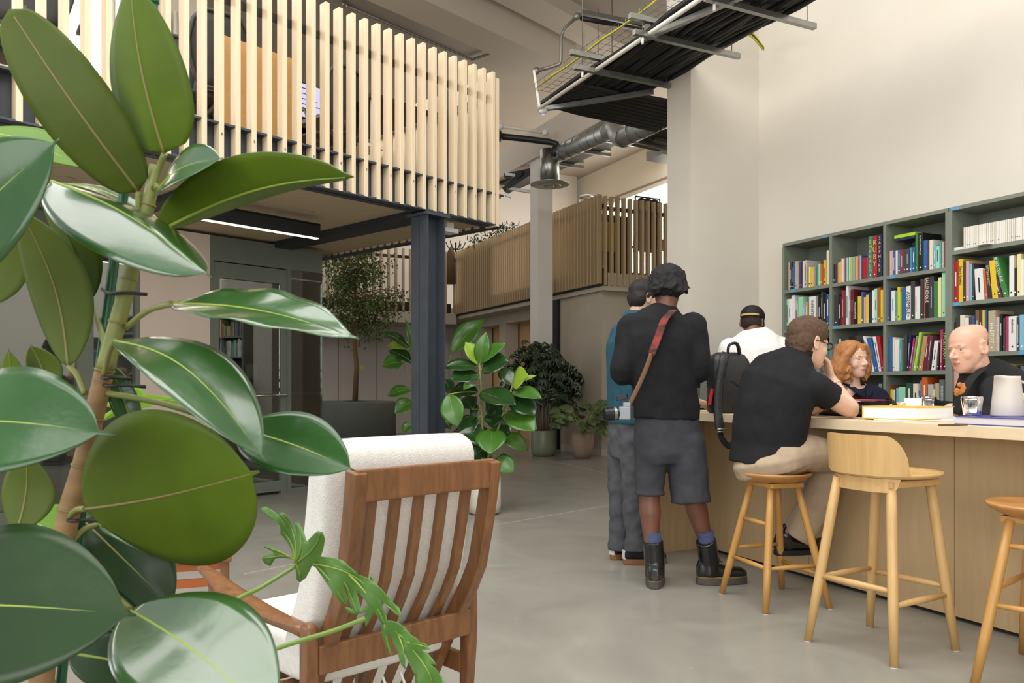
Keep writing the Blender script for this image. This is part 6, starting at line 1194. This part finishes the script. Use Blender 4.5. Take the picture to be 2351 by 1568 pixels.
tp = MB(); torso(tp, [(P(2335, 1030, 4.25), la, .19, .15), (P(2318, 980, 4.23), la, .195, .145), (P(2300, 935, 4.21), la, .215, .15), (P(2288, 900, 4.2), la, .215, .13), (P(2276, 874, 4.19), la, .175, .118), (P(2262, 858, 4.175), la, .12, .10), (P(2250, 846, 4.165), la, .092, .092), (P(2246, 834, 4.16), la, .084, .086)])
for arm in (Ln, Lf): cl(tp, [arm[0], arm[1], arm[1].lerp(arm[2], .82)], [.082, .066, .048])
tp.tube([P(2246, 862, 4.15), P(2240, 900, 4.12), P(2238, 950, 4.12)], [.086, .10, .10], 20, round_=True)
disp(tp.build('jacket', fabric('black_wool', '1e1e20', '29292c', .95, 12, .004), t, remesh=.0085, smooth=4), .012, .1)
MB().tube(bez([P(2258, 845, 4.06), P(2228, 872, 4.0), P(2204, 915, 3.97), P(2192, 950, 3.97)], 5), .028, 8, flat=.2, up=(1, .2, .5)).build('lapel', fabric('black_wool', '1e1e20', '29292c', .95, 12, .004), t)
q = P(2202, 893, 3.94); mb = MB(); rd = random.Random(4)
for k in range(16): mb.ell(q+V((rd.uniform(-.024, .024), rd.uniform(-.01, .01), rd.uniform(-.026, .026))), (.014, .007, .012), None, 10, 6)
mb.build('pocket_square', mat('orange_silk', 'b0662a', .5, c2='c98440', sc=(60, 60, 30)), t, remesh=.004, smooth=2)
tr_ = MB()
for sx in (-1, 1): h_ = V(c0)+la*.09*sx; cl(tr_, [h_-Zv*.02, h_+fw*.3-Zv*.04, h_+fw*.25-Zv*.45], [.1, .08, .06])
tr_.build('trousers', blk, t, remesh=.01, smooth=3)
# ---------------------------------------------------------------- things on the near gallery
def gp(px, back, z): # point on the gallery, 'back' metres behind the front, at column px
    q = qf(px, -back); q.z = z; return q
FZ = 2.841
mesh_m = mat('chair_mesh', '2d2c2b', .7, c2='3d3c3a', sc=(160, 160, 160)); cf_m = mat('chair_frame', '3b3b3d', .45)
def task_chair(lab, q, yaw, s=1.0):
    t = thing('task_chair', lab, 'office chair', tuple(q), 'mesh office chairs on the near gallery'); f = V((math.cos(yaw), math.sin(yaw), 0)); r = V((f.y, -f.x, 0))
    def L(a, b, z): return q+(r*a+f*b)*s+Zv*z*s
    rows = [[L(x*w_, -.24-.03*math.cos(x*1.5)-(.10*(v-.3)**2), .50+.60*v) for x in (-1, -.6, -.2, .2, .6, 1)] for v, w_ in ((0, .16), (.15, .20), (.35, .235), (.6, .25), (.85, .22), (1, .15))]
    o = MB().grid(rows).build('back_mesh', mesh_m, t); o.modifiers.new('s', 'SOLIDIFY').thickness = .006
    ring = [r_[0] for r_ in rows]+rows[-1][1:-1]+[r_[-1] for r_ in rows[::-1]]+rows[0][1:-1][::-1]; MB().tube(ring+[ring[0]], .016, 8).build('back_frame', cf_m, t)
    MB().loft([(L(0, b, .46), r*w_*s, Zv*.025*s) for b, w_ in ((-.24, .18), (-.2, .24), (0, .26), (.2, .25), (.26, .18))], 20, pw=.6).build('seat', mesh_m, t)
    MB().tube([L(0, -.26, .62), L(0, -.2, .40), L(0, 0, .38)], .028, 8).build('back_support', cf_m, t); MB().tube([L(0, 0, .10), L(0, 0, .44)], .03, 12).build('gas_lift', cf_m, t)
    for sx in (-1, 1): MB().tube(bez([L(.0+sx*.1, -.1, .40), L(sx*.29, -.1, .42), L(sx*.30, -.05, .66), L(sx*.28, .15, .68)], 5), .018, 8).build('armrest', cf_m, t)
    for k in range(5):
        a = k*1.2566; e = L(math.cos(a)*.30, math.sin(a)*.30, .075); b = MB().tube([L(0, 0, .11), e], [.024, .016], 8).build('base_arm', cf_m, t); MB().tube([e-r*.012-Zv*.045, e+r*.012-Zv*.045], .028, 12, smooth=False).build('castor', black_m, b)
    return t
task_chair('mesh office chair with a tall back, left of the honey coloured desk screen', gp(480, .75, FZ), R(130), .92)
task_chair('mesh office chair behind the slats at mid gallery, beside the monitor', gp(745, .9, FZ), R(150), .92)
task_chair('mesh office chair at the far left, half behind the upper leaf', gp(60, .9, FZ), R(120), 1.1)
task_chair('mesh office chair standing behind the upper leaves near the bright window', gp(395, 1.6, FZ), R(100), 1.0)
def desk(lab, p, D, N_, L_, W_, m, leg=True, z=.73):
    t = thing('desk', lab, 'desk', tuple(p)); MB().slab(p+Zv*0, D*L_, N_*W_, p.z+z-.03, p.z+z).build('desk_top', m, t)
    for a in (.05, L_-.1):
        for b in (.05, W_-.1): MB().slab(p+D*a+N_*b, D*.05, N_*.05, p.z, p.z+z-.03).build('leg', white_m, t)
    return t
q = gp(515, .35, FZ); board = mat('ply_screen', 'd0a569', .6, c2='c79b5f', sc=(3, 3, 20))
t = thing('desk_screen', 'honey coloured plywood desk screen standing behind the slats', 'screen', tuple(q)); e = gp(672, .35, FZ)
MB().slab(q, e-q, N2*.02, FZ+.02, FZ+.80).build('panel', board, t); MB().slab(q+U2*.1, U2*.04, N2*.2, FZ, FZ+.03).build('foot', black_m, t); MB().slab(e-U2*.14, U2*.04, N2*.2, FZ, FZ+.03).build('foot', black_m, t)
desk('white desk with a monitor on the near gallery', gp(575, 1.45, FZ), U2, N2, 1.5, .75, white_m)
q = gp(655, 1.55, FZ+.73); t = thing('monitor', 'monitor with a lilac screen glowing behind the slats', 'monitor', tuple(q))
MB().slab(q+Zv*0, U2*.56, N2*.025, q.z+.1, q.z+.44).build('casing', black_m, t); MB().slab(q+U2*.012-N2*.003, U2*.536, N2*.003, q.z+.112, q.z+.428).build('display', mat('lilac_display', '8f8fc0', .4, emit=((.55, .55, .85), .7)), t)
for k in range(4): MB().slab(q+U2*(.05)-N2*.005, U2*(.2+.05*k), N2*.002, q.z+.38-.05*k, q.z+.388-.05*k).build('display_line', mat('display_line', '3a3a5a', .5), t)
MB().slab(q+U2*.25+N2*.03, U2*.06, N2*.04, q.z, q.z+.25).build('stand', black_m, t); MB().slab(q+U2*.18, U2*.2, N2*.16, q.z+.0005, q.z+.012).build('base', black_m, t)
desk('dark edged desk running across the far end of the near gallery', gp(1000, .3, FZ), N2, -U2, 2.2, .7, steel_d)
desk('white desk at the left of the near gallery behind the upper leaves', gp(205, 2.0, FZ), U2, N2, 1.5, .7, white_m)
for k, (px, bk_) in enumerate(((870, 1.5),)):
    q = gp(px, bk_, FZ); t = thing('storage_box', ('honey coloured cardboard box on the gallery floor behind the slats', 'honey coloured box farther along the gallery floor', 'low box at the back of the gallery floor')[k], 'box', tuple(q)); MB().slab(q, U2*.3, N2*.25, FZ, FZ+.28).build('carton', board, t); MB().slab(q-U2*.003-N2*.003, U2*.306, N2*.256, FZ+.25, FZ+.285).build('lid', board, t)
# back wall of the gallery with its bright window
wl = qf(455, -4.5); wl.z = 0
struct('wall_gallery_back', MB().slab(wl-U2*9, U2*9, N2*.15, 2.84, 4.6).slab(wl-U2*.85, U2*.85, N2*.15, 4.6, 6.6).slab(wl-U2*9, U2*2.0, N2*.15, 4.6, 6.6), plaster)
struct('window_4', MB().slab(wl-U2*7, U2*6.15, N2*.06, 4.6, 6.6), win_m)
m_ = MB()
for k in range(5): m_.slab(wl-U2*(.85+1.5*k)-N2*.03, U2*.05, N2*.06, 4.6, 6.6)
struct('window_4_frame', m_, mat('window_frame_grey', '6a6866', .6))
t = thing('radiator', 'pale ribbed radiator pipes beside the gallery window', 'radiator', tuple(wl))
for k in range(10): q = wl-U2*(.25+.09*k)-N2*.12; MB().tube([V((q.x, q.y, 3.9)), V((q.x, q.y, 5.6))], .03, 8).build('column', white_m, t)
MB().slab(wl-U2*1.2-N2*.14, U2*1.0, N2*.05, 3.86, 3.92).build('rail', white_m, t)
# things behind the far gallery battens
GB = FG+N1*.6+U1*.6
t = thing('shelf_stack', 'black shelving unit with a yellow panel behind the far battens', 'shelving', (GB.x, GB.y, 2.91))
p = FG+N1*.25+U1*.35
MB().slab(p, N1*.55, U1*.3, 2.91, 3.9).build('carcass', black_m, t); MB().slab(p-U1*.01+N1*.03, N1*.35, U1*.008, 3.3, 3.78).build('panel', mat('yellow_panel', 'b8a51c', .6), t)
p = FG+N1*1.05+U1*.5; t = thing('clothes_rail', 'rail of dark coats behind the far battens', 'clothes rail', (p.x, p.y, 2.91))
MB().tube([p+Zv*2.91, p+Zv*4.3], .015, 8).tube([p+N1*.5+Zv*2.91, p+N1*.5+Zv*4.3], .015, 8).tube([p+Zv*4.3, p+N1*.5+Zv*4.3], .015, 8).build('rail_frame', black_m, t)
for k in range(3): c = p+N1*(.12+.13*k)+Zv*3.9; tag(MB().loft([(c+Zv*z, N1*.05, U1*w_) for z, w_ in ((-.5, .24), (-.1, .22), (.25, .2), (.36, .08), (.38, .02))], 16).build('coat', fabric('coat_black', '1a1a1c', '242427'), loc=tuple(c)), ('dark coat hanging nearest the yellow panel', 'dark coat hanging in the middle of the rail', 'dark coat hanging farthest from the yellow panel')[k], 'coat', 'coats on the rail')
p = FG+N1*1.5+U1*.5; t = thing('desk', 'cluttered dark desk behind the far battens below the bright window', 'desk', (p.x, p.y, 2.91)); MB().slab(p, N1*1.5, U1*.8, 3.58, 3.62).build('desk_top', mat('dark_desk', '4a3a2c', .6), t)
for a in (.05, 1.4): MB().slab(p+N1*a+U1*.05, N1*.05, U1*.05, 2.91, 3.58).build('leg', black_m, t)
rd = random.Random(9)
for k in range(9):
    q = p+N1*(.08+.16*k)+U1*rd.uniform(.1, .4); hh = rd.uniform(.04, .16); w_ = rd.uniform(.06, .12)
    tag(MB().slab(q, N1*w_, U1*.15, 3.621, 3.621+hh).build('file_box', mat('file_'+('white', 'kraft', 'black')[k % 3], ('dcdad4', 'a8865c', '232323')[k % 3], .6), loc=(q.x, q.y, 3.62), bevel=.003), f'{("white", "kraft brown", "black")[k % 3]} file box on the dark desk, {ORD[k]} from the coat rail', 'box', 'file boxes on the far gallery desk')
# trailing plant and coat hooks by the white column
p = FG+U1*4.6+N1*.5; t = thing('trailing_plant', 'leafy plant spilling over the far batten balustrade beside the near gallery', 'plant', (p.x, p.y, 2.91)); lf = MB(); rd = random.Random(2); random.seed(3)
for k in range(260): a = V((rd.uniform(-.25, .25), rd.uniform(-1.4, .9), 0)); c = V((p.x, p.y, 4.12))+U1*a.y+N1*(a.x-.3)+Zv*rd.uniform(-.05, .32)*(1-abs(a.y)*.4); qleaf(lf, c, rnd()+Zv*.2, rnd()+Zv, rd.uniform(.08, .16), .035)
lf.build('foliage', mat('dark_leaf', '26351f', .4, c2='33472a', sc=(7, 7, 7)), t); MB().slab(p-U1*.8-N1*.15, U1*1.6, N1*.3, 2.91, 4.08).build('plant_box', steel_d, t)
p = P(1037, 570, 16.8); t = thing('coat_stand', 'black coat stand with a brown coat behind the back balustrade corner', 'coat stand', (p.x, p.y, 2.75)); q = V((p.x, p.y+1.2, 0))
MB().tube([q+Zv*2.75, q+Zv*4.35], .02, 8).build('pole', black_m, t)
for k in range(6): a = k*1.05; MB().tube(bez([q+Zv*4.2, q+V((math.cos(a)*.15, math.sin(a)*.15, 4.22)), q+V((math.cos(a)*.22, math.sin(a)*.22, 4.36))], 4), .012, 6).build('hook', black_m, t)
MB().loft([(q+V((-.1, -.1, z)), V((w_, 0, 0)), V((0, .08, 0))) for z, w_ in ((3.4, .14), (3.9, .12), (4.15, .07), (4.22, .02))], 14).build('coat', fabric('coat_brown', '5e4a38', '6e5945'), t)
